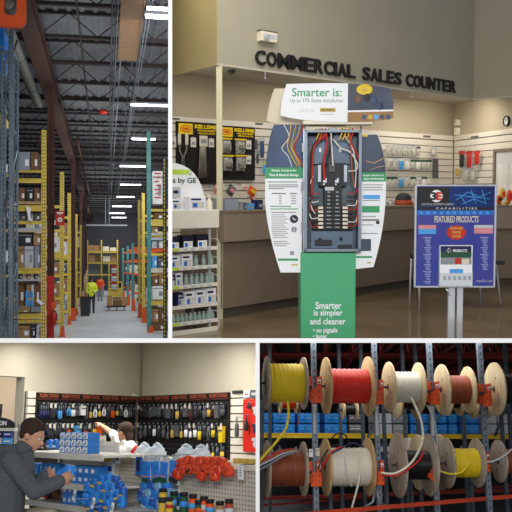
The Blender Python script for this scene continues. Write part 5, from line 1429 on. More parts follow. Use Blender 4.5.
for i, (px, py, w, h, m, m2) in enumerate(((42, 491, 9, 12, 'maroon', 'gold'), (49, 495, 9, 9, 'charcoal', 'red'), (56, 494, 8, 12, 'dcarton', 'maroon'), (46, 483, 8, 7, 'orange', 'charcoal'), (54, 484, 7, 8, 'charcoal', 'brick'))):
    bag(SF, px, py, w, h, .2, m, m2, ['dark red pack', 'black pack with a red label', 'brown pack', 'small orange pack', 'dark pack'][i]+' under the blue packs beside the man', name='tool_pack', cat='pack', grp='dark packs beside the man')
# tag holders
for i, (px, py) in enumerate(((74, 495), (93, 503), (112, 508.5))):
    q = SF.rect(px-2.5, py-6, px+2.5, py+6, -.3) if i == 0 else SF.rect(px-2.5, py-6, px+2.5, py+6, -.3)
    mb = MB('paper'); c = ((q[0]+q[1])/2, -.3, (q[2]+q[3])/2); mb.obox(c, (.03, .004, .085), Matrix.Rotation(.35, 3, 'Y')); mb.obox((c[0], c[1]-.003, c[2]), (.018, .002, .03), Matrix.Rotation(.35, 3, 'Y'), 'print')
    mb.tube([(c[0]-.01, c[1]+.004, c[2]-.03), (c[0]-.02, .1, c[2]-.05)], .003, 5, 'steel')
    single('price_tag', 'white slanted price tag sticking out low in front, %s from the left' % ORD[i], 'tag', SF, mb, group='slanted price tags')

# ---- right gondola with peg panel
GF = frame2(R3, 96, 8.1, 262, 5.95)
gx0 = GF.at(117, 460)[0]; gx1 = GF.at(259, 460)[0]
zr = -.325
t = Thing('gondola', 'cream pegboard gondola shelf running to the right edge with bags hanging on it', 'shelf unit', GF)
mb = MB('peg_cream'); mb.box(gx0, gx1, 0, .03, H3, zr-.02)
xk = gx0+.02
rows_ = 18
while xk < gx1:
    for k in range(rows_): z = zr-.06-k*.032; mb.box(xk, xk+.011, -.0015, 0, z, z+.010, 'peg_hole')
    xk += .036
t.part('peg_panel', mb)
mb = MB('ivory'); mb.box(gx0-.3, gx1, -.03, .36, zr-.035, zr); t.part('top_shelf', mb, bev=.004)
for x in (gx0, (gx0+gx1)/2): mb = MB('shelf_white'); mb.box(x, x+.025, -.02, .0, H3, zr-.035); t.part('upright', mb)
zb = GF.at(190, 514, -.2)[1]
mb = MB('shelf_white'); mb.box(gx0, gx1, -.34, .0, zb-.03, zb-.01); t.part('lower_shelf', mb)
zb -= .01
# clear jugs on top
for i, (px, w, w2) in enumerate(((143, 14, 'leftmost'), (156, 14, 'second from left'), (185, 17, 'third from left'), (200, 17, 'rightmost'))):
    x, _ = GF.at(px, 452, .16); k = rpx3(GF, px, 452, .16)*w*.62
    t = Thing('water_jug', 'pale translucent jug on the gondola top, '+w2, 'jug', GF, group='pale jugs on the gondola')
    mb = MB('jug_blue'); mb.ell((x, .17, zr+.05), (k, .07, .056), n=18, k=12); mb.box(x-k*.8, x+k*.8, .11, .23, zr, zr+.05); mb.tube([(x-k*.75, .17, zr+.06), (x-k*.55, .17, zr+.105), (x-.0*k, .17, zr+.118), (x+k*.4, .17, zr+.112), (x+k*.6, .17, zr+.08)], .014, 8); t.part('jug', mb)
    mb = MB('jug_blue'); mb.cyl((x+k*.65, .17, zr+.08), (x+k*.65, .17, zr+.112), .018); t.part('cap', mb)
for i, px in enumerate((95, 101, 104.5, 113.5)):
    x, _ = SF.at(px, 441, .53); z = SF.at(90, 441.5, .5)[1]
    mb = MB('ivory'); mb.cyl((x, .525, z), (x, .525, z+.05), .022, .016, 10); mb.cyl((x, .525, z+.05), (x, .525, z+.06), .01, n=8)
    single('white_bottle', 'small white bottle top on the rail behind the cartons, %s from the left' % ORD[i], 'bottle', SF, mb, group='white bottles on the rail')
# tape rolls / bits at right end of the rail
for i, px in enumerate((238, 245, 252)):
    x, _ = GF.at(px, 460, .15); mb = MB('gold'); mb.lathe([(.018, 0), (.04, 0), (.04, .035), (.018, .035)], (x, .15, zr), n=14)
    single('tape_roll', 'tan tape roll on the gondola top at the right edge, %s from the left' % ORD[i], 'tape', GF, mb, group='tape rolls on the gondola')
gC = 'clear bags with blue inserts'
for i, (px, py, w, h, ang) in enumerate(((148, 471, 12, 28, 0), (157.5, 471, 11, 28, -.2), (166, 471, 10, 27, .08), (176, 470, 12, 28, .15))):
    x, z = GF.at(px, py, -.12); k = rpx3(GF, px, py, -.12)
    cs_ = 1/max(.5, math.cos(GF.M.to_euler().z)); ww = w*k*cs_*.9; hh = h*k; R_ = Matrix.Rotation(ang, 3, 'Y')
    t = Thing('clear_bag', 'clear bag with a blue insert hanging on the gondola, %s from the left' % ORD[i], 'bag', GF, group=gC)
    mb = MB('pack_clear'); mb.ell((x, -.12, z), (ww/2, .018, hh/2), R_); mb.obox((x, -.12, z), (ww*.9, .012, hh*.95), R_); t.part('plastic_bag', mb)
    mb = MB('pack_blue'); mb.obox(Vector((x, -.14, z))+R_ @ Vector((0, 0, .01)), (ww*.72, .02, hh*.55), R_); mb.obox(Vector((x, -.152, z))+R_ @ Vector((0, 0, -hh*.17)), (ww*.72, .004, hh*.05), R_, 'pink'); mb.obox(Vector((x, -.14, z))+R_ @ Vector((0, 0, -hh*.33)), (ww*.7, .016, hh*.18), R_, 'dgreen' if i != 3 else 'charcoal'); t.part('insert', mb, label='blue insert')
    mb = MB('steel'); mb.tube([(x, 0, z+hh/2), (x, -.16, z+hh/2)], .004, 5); t.part('hook', mb)
q = GF.rect(136, 454, 141.5, 475, -.08); t = Thing('blue_strip_pack', 'flat blue strip pack hanging left of the clear bags', 'pack', GF)
mb = MB('box_blue'); mb.box(q[0], q[1], -.085, -.07, q[2], q[3]); t.part('card', mb, bev=.002); mb = MB('navy'); mb.box(q[0]+.02, q[1]-.02, -.088, -.085, q[2]+.03, q[3]-.05); t.part('print', mb)
q = SF.rect(103, 456, 112, 471, .3); t = Thing('fixture_pack', 'small pack with yellow lid and blue label hanging right of the white shelf', 'pack', SF)
mb = MB('pack_clear'); mb.box(q[0], q[1], .3, .34, q[2]-.04, q[3]-.03); t.part('pack', mb); mb = MB('wire_yellow'); mb.ell(((q[0]+q[1])/2, .3, q[3]-.03), ((q[1]-q[0])*.5, .02, .025)); t.part('lid', mb)
mb = MB('royal'); mb.box(q[0], q[1], .295, .3, q[2]-.0, q[2]+.04); t.part('label', mb)
q = SF.rect(115, 453, 120, 463, .3); mb = MB('paper'); mb.box(q[0], q[1], .3, .305, q[2], q[3]); mb.box(q[0]+.012, q[1]-.012, .298, .3, q[2]+.02, q[3]-.02, 'print'); single('card_pack', 'small white card pack hanging left of the blue strip pack', 'pack', SF, mb)
# blue bags piles
random.seed(5)
pos = [(88, 487), (95, 483), (102, 480), (109, 479), (116, 481), (92, 494), (99, 490), (106, 488), (113, 489), (120, 487), (97, 500), (104, 498), (111, 497), (118, 496), (123, 493), (86, 499), (90, 506), (108, 505), (122, 502), (99, 509)]
for i, (px, py) in enumerate(pos):
    bag(SF, px, py, 8.5, 12, -.02-.025*(i//5), ('pack_blue', 'box_blue', 'pack_blue', 'pack_blue', 'pack_deep')[i % 5], 'wire_yellow' if i % 3 else 'sky', 'blue bag with %s label in the left heap, %s from the back' % ('yellow' if i % 3 else 'pale', ORD[i]), grp='blue bags in the left heap', ang=random.uniform(-.22, .22))
pos = [(146, 488), (153, 487), (160, 488), (167, 489), (143, 496), (150, 495), (157, 496), (164, 497), (171, 495), (147, 503), (155, 504), (162, 505), (169, 503), (176, 500)]
for i, (px, py) in enumerate(pos):
    bag(GF, px, py, 12, 13, -.12-.02*(i//4), ('pack_blue', 'pack_deep', 'pack_pale')[i % 3], 'sky' if i % 3 else 'lgrey', 'blue bag with %s label in the right heap, %s from the back' % ('pale blue' if i % 3 else 'grey', ORD[i]), grp='blue bags in the right heap', ang=random.uniform(-.25, .25))
pos = [(181, 462), (187, 460), (194, 461), (201, 460), (208, 460), (215, 461), (222, 461), (184, 469), (191, 468), (198, 469), (205, 468), (212, 469), (219, 469), (226, 467), (178, 473), (229, 471), (202, 474), (215, 475)]
for i, (px, py) in enumerate(pos):
    bag(GF, px, py+1, 11, 10, -.12-.02*(i//7), 'pack_orange', 'charcoal' if i in (8, 10) else 'pack_orange' if i % 2 else 'red', 'orange-red bag %shanging on the gondola, %s from the back' % ('with black label ' if i in (8, 10) else '', ORD[i]), name='orange_bag', grp='orange bags on the gondola', ang=random.uniform(-.5, .5))
for i, (px, py, c, c2) in enumerate(((163, 497, 'wire_yellow', 'charcoal'), (170, 506, 'wire_yellow', 'red'), (174, 500, 'dgreen', 'sky'), (184, 501, 'dgreen', 'pack_blue'), (181, 508, 'dgreen', 'lgrey'), (193, 503, 'orange', 'sky'), (204, 505, 'orange', 'lgrey'), (199, 509, 'dgreen', 'orange'), (210, 508, 'orange', 'sky'), (220, 510, 'carton', 'lgrey'), (229, 508, 'brick', 'lgrey'))):
    yy = -.22-.03*(i % 2); x, z = GF.at(px, py-5, yy); k = rpx3(GF, px, py, yy)
    t = Thing('pvc_jar', 'jar with black lid and %s label on the lower gondola shelf, %s from the left' % ({'wire_yellow': 'yellow', 'dgreen': 'green', 'carton': 'tan', 'brick': 'red-brown'}.get(c, c), ORD[i]), 'jar', GF, group='jars on the gondola lower shelf')
    r0 = 4.2*k; h = z-zb
    mb = MB(c); mb.lathe([(r0*.95, 0), (r0, .006), (r0, h-.02), (r0*.8, h)], (x, yy, zb), n=16); t.part('jar', mb)
    mb = MB(c2); mb.lathe([(r0*1.01, 0), (r0*1.01, h*.3)], (x, yy, zb+h*.45), n=16); t.part('label_band', mb)
    mb = MB('black'); mb.cyl((x, yy, zb+h), (x, yy, zb+h+.026), r0*.95, n=16); t.part('lid', mb)
q = GF.rect(238.5, 465.5, 243.5, 479.5, -.12); t = Thing('price_card', 'white price card hanging on a hook at the right of the pegboard', 'card', GF)
mb = MB('paper'); mb.box(q[0], q[1], -.125, -.12, q[2], q[3]); t.part('card', mb); mb = MB('print'); xm = (q[0]+q[1])/2
for k in range(4): mb.box(q[0]+.015, q[1]-.015, -.127, -.125, q[3]-.02-.018*k, q[3]-.012-.018*k)
t.part('print', mb); mb = MB('steel'); mb.tube([(xm, 0, q[3]+.004), (xm, -.13, q[3]+.004)], .004); t.part('hook', mb)

# ---- the man
MF = flat(R3, 6.4)
def J(px, py, y=0.): return MF.V(px, py, y)
hx = J(10, 512).x; 
hipz = -.92
joints = dict(head=J(32.5, 435.5), neck=J(24, 450), chest=J(17, 470), pelvis=Vector((J(10, 500).x, 0, hipz)),
    shL=J(13, 459, .17), elL=J(34, 485, .24), wrL=J(46, 475.5, .2), handL=J(54, 473.5, .16),
    shR=J(11, 461, -.17), elR=J(34, 492, -.2), wrR=J(60, 481, -.12), handR=J(68, 476, -.08),
    hipL=Vector((J(8, 500).x, .1, hipz)), hipR=Vector((J(8, 500).x, -.1, hipz)),
    knL=Vector((J(10, 500).x, .11, -1.32)), knR=Vector((J(6, 500).x, -.11, -1.32)),
    anL=Vector((J(6, 500).x, .11, H3+.09)), anR=Vector((J(2, 500).x, -.11, H3+.09)),
    toeL=Vector((J(6, 500).x+.17, .12, H3+.04)), toeR=Vector((J(2, 500).x+.17, -.12, H3+.04)),
    nL=(.2, -1, .1), nR=(.1, 1, .1), curlL=.9, curlR=.8, thL=-1, thR=-1)
t, tp, body = person(MF, 'man with short dark hair in a grey hoodie looking down at a blue pack', joints, (1, -.22), .42, 'hoodie', 'jeans', bulk=1.06, cuffs={'L': .96, 'R': .94})
mb = MB('hoodie'); nk = Vector(joints['neck'])
mb.ell(nk+Vector((-.06, 0, -.015)), (.10, .12, .055), Matrix.Rotation(.35, 3, 'Y')); mb.lathe([(.085, -.02), (.10, .0), (.088, .03)], nk+Vector((-.005, 0, -.01)), (-.35, 0, 1), 18); t.part('hood', mb, tp, vox=.007)
bp = J(68.5, 472, -.02)
t = Thing('held_pack', 'shiny blue pack with a yellow label held in the hands of the man', 'pack', MF)
mb = MB('pack_blue')
mb.ell(bp, (.058, .035, .055), Matrix.Rotation(-.5, 3, 'Y'), fn=lambda p: Vector((p.x*(1+.12*math.sin(5*p.z)), p.y, p.z*(1+.1*math.sin(6*p.x)))), n=18, k=12); mb.ell(bp+Vector((-.055, .02, -.02)), (.045, .03, .035)); t.part('bag', mb)
mb = MB('wire_yellow'); mb.ell(bp+Vector((-.02, -.035, -.025)), (.022, .008, .016), Matrix.Rotation(-.4, 3, 'Y')); t.part('label', mb)

# ---- second person reaching at the tool boards
PF = flat(R3, 8.75)
def J2(px, py, y=0.): return PF.V(px, py, y)
k2 = .86
jx = J2(126, 460).x
joints = dict(head=J2(124.5, 432.5), neck=J2(127, 443), chest=J2(127, 452), pelvis=Vector((jx, 0, -.86)),
    shL=J2(122.5, 446.5, .10), elL=J2(113, 434, .2), wrL=J2(103, 426.5, .3), handL=J2(99, 423, .34),
    shR=J2(131, 447.5, -.08), elR=J2(134, 464, -.05), wrR=J2(130, 476, -.12), handR=J2(127, 481, -.15),
    hipL=Vector((jx-.07, .05, -.86)), hipR=Vector((jx+.07, -.05, -.86)), knL=Vector((jx-.08, .03, -1.28)), knR=Vector((jx+.08, -.05, -1.28)),
    anL=Vector((jx-.08, .05, H3+.08)), anR=Vector((jx+.08, -.03, H3+.08)), toeL=Vector((jx-.16, .17, H3+.035)), toeR=Vector((jx, .1, H3+.035)), curlL=.5, nL=(-.3, 0, -1))
t, tp, body = person(PF, 'person in a white and red shirt reaching an arm toward the black tool board', joints, (-.8, .5), .1, 'paper', 'jeans', k=k2, long=1, cuffs={'L': -.0, 'R': .1}, hairm='hair')
mb = MB('panel_red'); sr = Vector(joints['shR'])
mb.cap(sr+Vector((.03, .0, -.03)), Vector(joints['hipR'])+Vector((.05, .0, .2)), .05, .05); mb.cap(sr+Vector((.02, 0, -.02)), sr.lerp(Vector(joints['elR']), .45), .058, .055); t.part('side_panel', mb, tp, 'red side and sleeve', vox=.008)

deck_fill('shop_fill', 120, 6.4, 2.0, 1.4, 60, (1, .96, .9))
deck_fill('shop_wall_fill', 120, 8.8, 2.4, 1.4, 62, (1, .96, .9))
area('hall_spot', R3, (-3.7, 11.2, .75), .3, 16, (1, .9, .78), (.0, .5, -1), .25)
# ================================================================== WAREHOUSE AISLE (upper left)
random.seed(21)
A = Frame(R1); H1 = -2.26
mat('deck_metal', '#85888c', .6, .2, .15, 3)
mat('joist_dark', '#2e2422', .7)
mat('girder_brown', '#4a2a20', .7, var=.15)
mat('ware_floor', '#babdc0', .45, var=.12, scale=1.2)
mat('ware_wall', '#3a3b3e', .9)
mat('rack_yellow', '#d4b84a', .5, var=.12)
mat('rack_teal', '#4b908c', .5, var=.15)
mat('rack_steel', '#74828e', .45, .4, .2, 5)
mat('tan_duct', '#9c7653', .7, var=.06)
mat('duct_grey', '#6d6d66', .5, .4, .15)
mat('guard_orange', '#d8561f', .5)
mat('tube_light', '#f4f8ff', emit=9.)
def fl(d): return flat(R1, d)
mb = MB('ware_floor'); mb.box(-7, 8, 13.2, 82, H1-.1, H1); struct('floor', mb, A)
mb = MB('ware_wall'); mb.box(-7, 8, 82, 82.2, H1, 6); struct('wall_back', mb, A)
mb = MB('ware_wall'); mb.box(-7.2, -7, 13, 82, H1, 6); struct('wall_left', mb, A)
ZJ = 5.0; ZD = 5.62
mb = MB('deck_metal'); mb.box(-7, 8, 10, 82, ZD, ZD+.05)
x = -7
while x < 8: mb.box(x, x+.1, 10, 82, ZD-.04, ZD); x += .28
struct('ceiling', mb, A)
for i in range(30):
    y = 11.1+2.2*i
    t = Thing('roof_joist', 'dark open-web roof joist across the warehouse, %s from the front' % ORD[i], 'joist', A, group='open-web joists under the warehouse roof')
    mb = MB('joist_dark'); mb.box(-7, 8, y-.05, y+.05, ZJ, ZJ+.07); t.part('bottom_chord', mb)
    mb = MB('joist_dark'); mb.box(-7, 8, y-.05, y+.05, ZD-.09, ZD-.02); t.part('top_chord', mb)
    mb = MB('joist_dark'); x = -7; pts = []
    k = 0
    while x < 8: pts.append((x, y, ZJ+.05 if k % 2 else ZD-.05)); x += .62; k += 1
    mb.tube(pts, .018, 4); t.part('web', mb)
# purlin bridging lines that run with the aisle
for i, x in enumerate((-3.6, -.55, 2.9)):
    mb = MB('joist_dark'); mb.box(x-.02, x+.02, 10, 80, ZJ+.02, ZJ+.06)
    single('bridging_bar', 'thin dark bar running along under the joists, %s from the left' % ORD[i], 'bar', A, mb, group='bridging bars')
# girder and columns
for i, (x, y0, y1) in enumerate(((-1.47, 10, 82),)):
    t = Thing('roof_girder', 'brown steel girder running the length of the aisle over the columns', 'girder', A)
    mb = MB('girder_brown'); mb.box(x-.17, x+.17, y0, y1, ZJ-.36, ZJ-.33); mb.box(x-.17, x+.17, y0, y1, ZJ-.03, ZJ); mb.box(x-.015, x+.015, y0, y1, ZJ-.35, ZJ-.02); t.part('beam', mb)
    for k in range(12): mb = MB('girder_brown'); mb.box(x-.16, x+.16, 12+k*6, 12.02+k*6, ZJ-.34, ZJ-.02); t.part('stiffener', mb)
for i, (d, px) in enumerate(((21, 50.6), (35.5, 73.2), (49, 81), (62, 86))):
    f = fl(d); x0, x1, _, _ = f.rect(px-(3.4*21/d), 200, px+(3.4*21/d), 210)
    t = Thing('steel_column', 'red-brown steel column on the left of the aisle, %s from the front' % ORD[i], 'column', f, group='columns along the aisle')
    mb = MB('girder_brown'); w = x1-x0; mb.box(x0, x1, 0, .02, H1, ZJ-.36); mb.box(x0, x1, .18, .2, H1, ZJ-.36); mb.box((x0+x1)/2-.012, (x0+x1)/2+.012, .0, .2, H1, ZJ-.36); t.part('shaft', mb)
    mb = MB('girder_brown'); mb.box(x0-.08, x1+.08, -.06, .26, H1, H1+.03); t.part('base_plate', mb)
    if i == 0:
        z = f.at(50, 276)[1]; mb = MB('red'); mb.box(x0-.006, x1+.006, -.012, .0, H1+.03, z); t.part('painted_band', mb, label='bright red painted lower part')
    else:
        mb = MB('guard_orange'); mb.box(x0-.03, x1+.03, -.03, .0, H1+.03, H1+.55); t.part('painted_band', mb, label='orange foot band')
# fire sign, extinguisher
f = fl(20.8); q = f.rect(55.3, 211, 64.5, 225.3)
t = Thing('fire_sign', 'red square sign with white symbol sticking out from the first brown column', 'sign', f)
mb = MB('red'); mb.box(q[0], q[1], 0, .02, q[2], q[3]); pt_ = t.part('plate', mb)
mb = MB('paper'); w = q[1]-q[0]; mb.box(q[0]+w*.15, q[1]-w*.15, -.004, 0, q[3]-.065, q[3]-.03)
c = ((q[0]+q[1])/2, q[2]+.14); mb.prism([(c[0]+math.cos(2*PI*k/16)*.06, c[1]+math.sin(2*PI*k/16)*.06) for k in range(16)], -.004, 0); mb.prism([(c[0]+math.cos(2*PI*k/12)*.025, c[1]+math.sin(2*PI*k/12)*.025) for k in range(12)], -.006, -.004, 'red')
mb.box(c[0]-.02, c[0]+.02, -.004, 0, q[3]-.1, q[3]-.08)
t.part('symbol', mb, pt_, 'white symbol and lettering bar')
mb = MB('girder_brown'); mb.box(q[0]-.08, q[0]+.01, .0, .02, q[3]-.1, q[3]-.07); t.part('bracket', mb)
x0, x1, z0, z1 = f.rect(50.5, 311.5, 56.3, 325.5, -.15); xm = (x0+x1)/2
t = Thing('fire_extinguisher', 'red fire extinguisher with an orange tag on the first column', 'fire extinguisher', f)
mb = MB('red'); mb.lathe([(.06, 0), (.075, .01), (.075, (z1-z0)*.8), (.03, (z1-z0)*.95), (.03, z1-z0)], (xm, -.1, z0), n=16); t.part('cylinder', mb)
mb = MB('charcoal'); mb.box(xm-.03, xm+.05, -.12, -.08, z1, z1+.03); mb.tube([(xm+.05, -.1, z1), (xm+.09, -.1, z1-.08), (xm+.08, -.1, z0+.12)], .012); t.part('valve_and_hose', mb)
q = f.rect(51.5, 302.5, 56.3, 308.5, -.12); mb = MB('orange'); mb.box(q[0], q[1], -.13, -.12, q[2], q[3]); t.part('tag', mb)
q = f.rect(40.5, 297, 46.5, 303, -.4); mb = MB('paper'); mb.obox(((q[0]+q[1])/2, -1.55, (q[2]+q[3])/2), (.17, .01, .07), Matrix.Rotation(.7, 3, 'Y')); single('paper_tag', 'white slanted paper tag on the front yellow post', 'tag', f, mb)

# ---- racks
def upright(t, f, px, w, ytop, m, y=0., depth=.09):
    x0, x1, _, _ = f.rect(px-w/2, 250, px+w/2, 260, y); z1 = f.at(px, ytop, y)[1]
    mb = MB(m); mb.box(x0, x1, y, y+depth, H1, z1)
    z = H1+.1; s_ = .07; wd = x1-x0
    while z < z1-.05:
        for a in (.3, .7): mb.box(x0+wd*a-.011, x0+wd*a+.011, y-.002, y, z, z+.03, 'charcoal')
        z += .085
    t.part('post', mb)
    return x0, x1, z1
def guard(f, px, w, y0, label):
    x0, x1, _, z1 = f.rect(px-w/2, y0, px+w/2, y0+2, -.08)
    mb = MB('guard_orange'); mb.prism([(x0, H1), (x1, H1), (x1-.02, z1), (x0+.03, z1)], -.1, -.02)
    mb.box(x0-.03, x1+.03, -.16, -.02, H1, H1+.02)
    single('post_guard', label, 'guard', f, mb, group='orange post guards')
GOOD = ['carton', 'carton', 'dcarton', 'cream', 'lgrey', 'dgrey', 'white', 'carton', 'grey', 'charcoal']
GN = {'carton': 'brown carton', 'dcarton': 'dark brown carton', 'cream': 'cream box', 'lgrey': 'pale grey box', 'dgrey': 'dark grey bin', 'white': 'white box', 'grey': 'grey box', 'charcoal': 'black bin', 'sky': 'blue box', 'orange': 'orange box', 'navy': 'navy box', 'red': 'red box', 'gold': 'gold box', 'teal': 'teal box', 'bluegrey': 'blue-grey bin', 'yellow': 'yellow box', 'rust': 'rust box', 'wood': 'wooden board stack'}
cnt = {}
def goods(f, px0, px1, ya, yb, m, where, y=.05, dep=.7, zfloor=None, tape=True):
    x0, x1, z0, z1 = f.rect(px0, ya, px1, yb, y)
    if zfloor is not None: z0 = zfloor
    key = (where, m); cnt[key] = cnt.get(key, 0)+1
    t = Thing('carton' if 'carton' in m else 'storage_box', '%s %s%s' % (GN[m], where, '' if cnt[key] == 1 else ', %s from left' % ORD[cnt[key]-1]), 'box', f, group='goods on the warehouse racks')
    mb = MB(m); mb.box(x0, x1, y, y+dep, z0, z1); t.part('body', mb)
    if tape:
        mb = MB('paper' if m not in ('white', 'cream', 'lgrey') else 'print'); w = x1-x0; h = z1-z0
        mb.box(x0+w*.55, x1-w*.12, y-.004, y, z0+h*.25, z0+h*.6); mb.box(x0, x1, y-.003, y, z0+h*.78, z0+h*.84, 'dcarton' if 'carton' in m else 'grey'); t.part('label', mb)
def beam(t, f, px0, px1, ya, yb, m, y=0.):
    x0, x1, z0, z1 = f.rect(px0, ya, px1, yb, y); mb = MB(m); mb.box(x0, x1, y-.02, y+.03, z0, z1); mb.box(x0, x1, y-.035, y-.02, z0+(z1-z0)*.75, z1); 
    if z1 - z0 > .05: mb.box(x0, x1, y+.03, y+.9, z1-.02, z1, 'dcarton')
    t.part('beam', mb); return z1
# near grey rack end at the left edge
f = fl(14.2)
t = SR = Thing('storage_rack', 'near grey steel rack frame with lattice bracing at the left edge of the aisle', 'rack', f)
for px, w, yt, y in ((4.3, 2.6, 60, .3), (10.5, 4.6, 22, 0), (16.8, 2.4, 60, .5)):
    x0, x1, _, _ = f.rect(px-w/2, 200, px+w/2, 210, y); z1 = f.at(px, yt, y)[1]; mb = MB('rack_steel'); mb.box(x0, x1, y, y+.07, H1, z1)
    z = H1+.1
    while z < z1: mb.box(x0-.0, x0+.012, y-.002, y, z, z+.04, 'charcoal'); z += .09
    t.part('post', mb)
mb = MB('rack_steel'); zz = [40, 92, 150, 205, 262, 318, 372]
for k in range(6):
    a = f.V(4.5 if k % 2 else 17, zz[k], .2); b = f.V(17 if k % 2 else 4.5, zz[k+1], .2); mb.tube([a, b], .022, 5)
for k in (1, 3, 5): a = f.V(4, zz[k], .2); b = f.V(17, zz[k], .2); mb.tube([a, b], .018, 5)
t.part('lattice', mb)
mb = MB('rack_steel')
for px, w, yt, y in ((13.8, 1.2, 60, .9), (1.2, 2, 50, .6)): x0, x1, _, _ = f.rect(px-w/2, 200, px+w/2, 210, y); mb = MB('rack_steel'); mb.box(x0, x1, y, y+.05, H1, f.at(px, yt, y)[1]); t.part('rear_post', mb)
for i, (a, b, ya, yb, c) in enumerate(((-4, 4, 27, 50, 'wrap_blue'), (-4, 3.5, 51, 76, 'wrap_blue'), (-4, 4, 115, 128, 'gold'), (-4, 3, 160, 172, 'lgrey'), (-4, 3, 196, 210, 'dcarton'), (-4, 3.5, 250, 262, 'cream'), (-4, 4, 300, 322, 'dgrey'))):
    x0, x1, z0, z1 = f.rect(a, ya, b, yb, 1.2); mb = MB(c); mb.box(x0, x1, 1.2, 1.9, z0, z1); mb.box(x0, x1, 1.19, 1.2, z0+.04, z0+.07, 'steel'); 
    sb = MB('rack_steel'); sb.box(x0, f.at(13.8, 200, 1.2)[0], 1.2, 1.9, z0-.06, z0-.001)
    SR.part('shelf_beam', sb)
    single('wrapped_load', '%s load behind the grey rack frame, %s from the top' % ({'wrap_blue': 'blue wrapped', 'gold': 'golden', 'lgrey': 'pale grey', 'dcarton': 'brown', 'cream': 'cream', 'dgrey': 'dark grey'}[c], ORD[i]), 'load', f, mb, group='loads behind the grey rack frame')
for k in range(10):
    q = f.rect(6.2, 92+k*9, 7.8, 96+k*9, .25); mb = MB('yellow' if k in (1, 2) or k == 9 else 'charcoal'); mb.box(q[0], q[1], .25, .27, q[2], q[3])
    if k in (1, 2, 9): single('yellow_clip', 'small yellow clip on the grey rack frame, %s' % {1: 'upper', 2: 'middle', 9: 'lower'}[k], 'clip', f, mb, group='yellow clips')
# first left bay
f = fl(19.4); YB = .0
t = Thing('pallet_rack', 'yellow perforated pallet rack bay between the grey frame and the first column', 'rack', f)
upright(t, f, 43.6, 4.8, 130, 'rack_yellow'); upright(t, f, 12, 4, 130, 'rack_yellow', .2)
for ya, yb, m in ((170.5, 172.5, 'rack_yellow'), (178.5, 183, 'rack_yellow'), (201.5, 204.2, 'wood'), (208, 211.2, 'rack_yellow'), (221, 224.2, 'rack_yellow'), (228, 231.3, 'lgrey'), (268, 273.5, 'rack_yellow'), (279, 281, 'lgrey'), (313.8, 318.8, 'rack_yellow')):
    beam(t, f, 14, 41.2, ya, yb, m)
nm = 'in first left bay'
rows = [(152, 170.5, [(19, 30, 'bluegrey'), (31, 38, 'dcarton')], 'top'), (188, 201.5, [(18, 25, 'dcarton'), (26, 33, 'charcoal'), (34, 40, 'dcarton')], 'upper wooden'), (213, 221, [(18, 26, 'dgrey'), (27.5, 33, 'lgrey'), (34, 40, 'dgrey')], 'cloth'),
        (233, 245.5, [(18, 32, 'charcoal'), (33.5, 41, 'carton')], 'dark'), (246, 268, [(18, 24, 'carton'), (24.5, 33.5, 'lgrey'), (34.5, 41, 'bluegrey')], 'grey bin'), (260, 268, [(19, 23, 'cream'), (36, 41, 'carton')], 'mid'),
        (274, 279, [(18, 22, 'charcoal'), (22.5, 26, 'cream'), (26.5, 30, 'carton'), (30.5, 33.5, 'cream'), (34, 37, 'charcoal'), (37.5, 40.5, 'cream')], 'thin'),
        (283, 306, [(17.5, 24, 'dcarton'), (34, 39.5, 'dcarton')], 'bottle'), (285.5, 291, [(33, 39, 'white')], 'white box'), (326, 338.5, [(17.5, 30, 'carton'), (31, 35, 'charcoal'), (36.5, 41, 'lgrey')], 'bottom')]
for i, (ya, yb, its, w) in enumerate(rows):
    for a, b, m in its: goods(f, a, b, ya, yb, m, nm+', %s row' % w, y=.06+.02*(i % 3))
for i in range(6):
    a, b = 25+(i % 3)*2.8, 27.5+(i % 3)*2.8; ya = 291 if i < 3 else 299
    x0, x1, z0, z1 = f.rect(a, ya, b, ya+7.5, .02); mb = MB('sky'); mb.lathe([((x1-x0)/2*.9, 0), ((x1-x0)/2, .01), ((x1-x0)/2, (z1-z0)*.7), (.015, (z1-z0)*.9), (.015, z1-z0)], ((x0+x1)/2, .04, z0), n=10)
    single('blue_bottle', 'blue bottle in the first left rack bay, %s row, %s from the left' % ('upper' if i < 3 else 'lower', ORD[i % 3]), 'bottle', f, mb, group='blue bottles in the rack')
q = f.rect(26, 206, 31, 222, -.05); mb = MB('paper'); mb.prism([(q[0], q[3]), (q[1], q[3]-.05), (q[1]-.02, q[2]+.15), (q[1]+.03, q[2]), (q[0]+.07, q[2]+.06), (q[0]+.03, q[2]+.2)], -.07, -.05)
single('plastic_wrap', 'white plastic wrap hanging from a beam in the first left rack bay', 'wrap', f, mb)
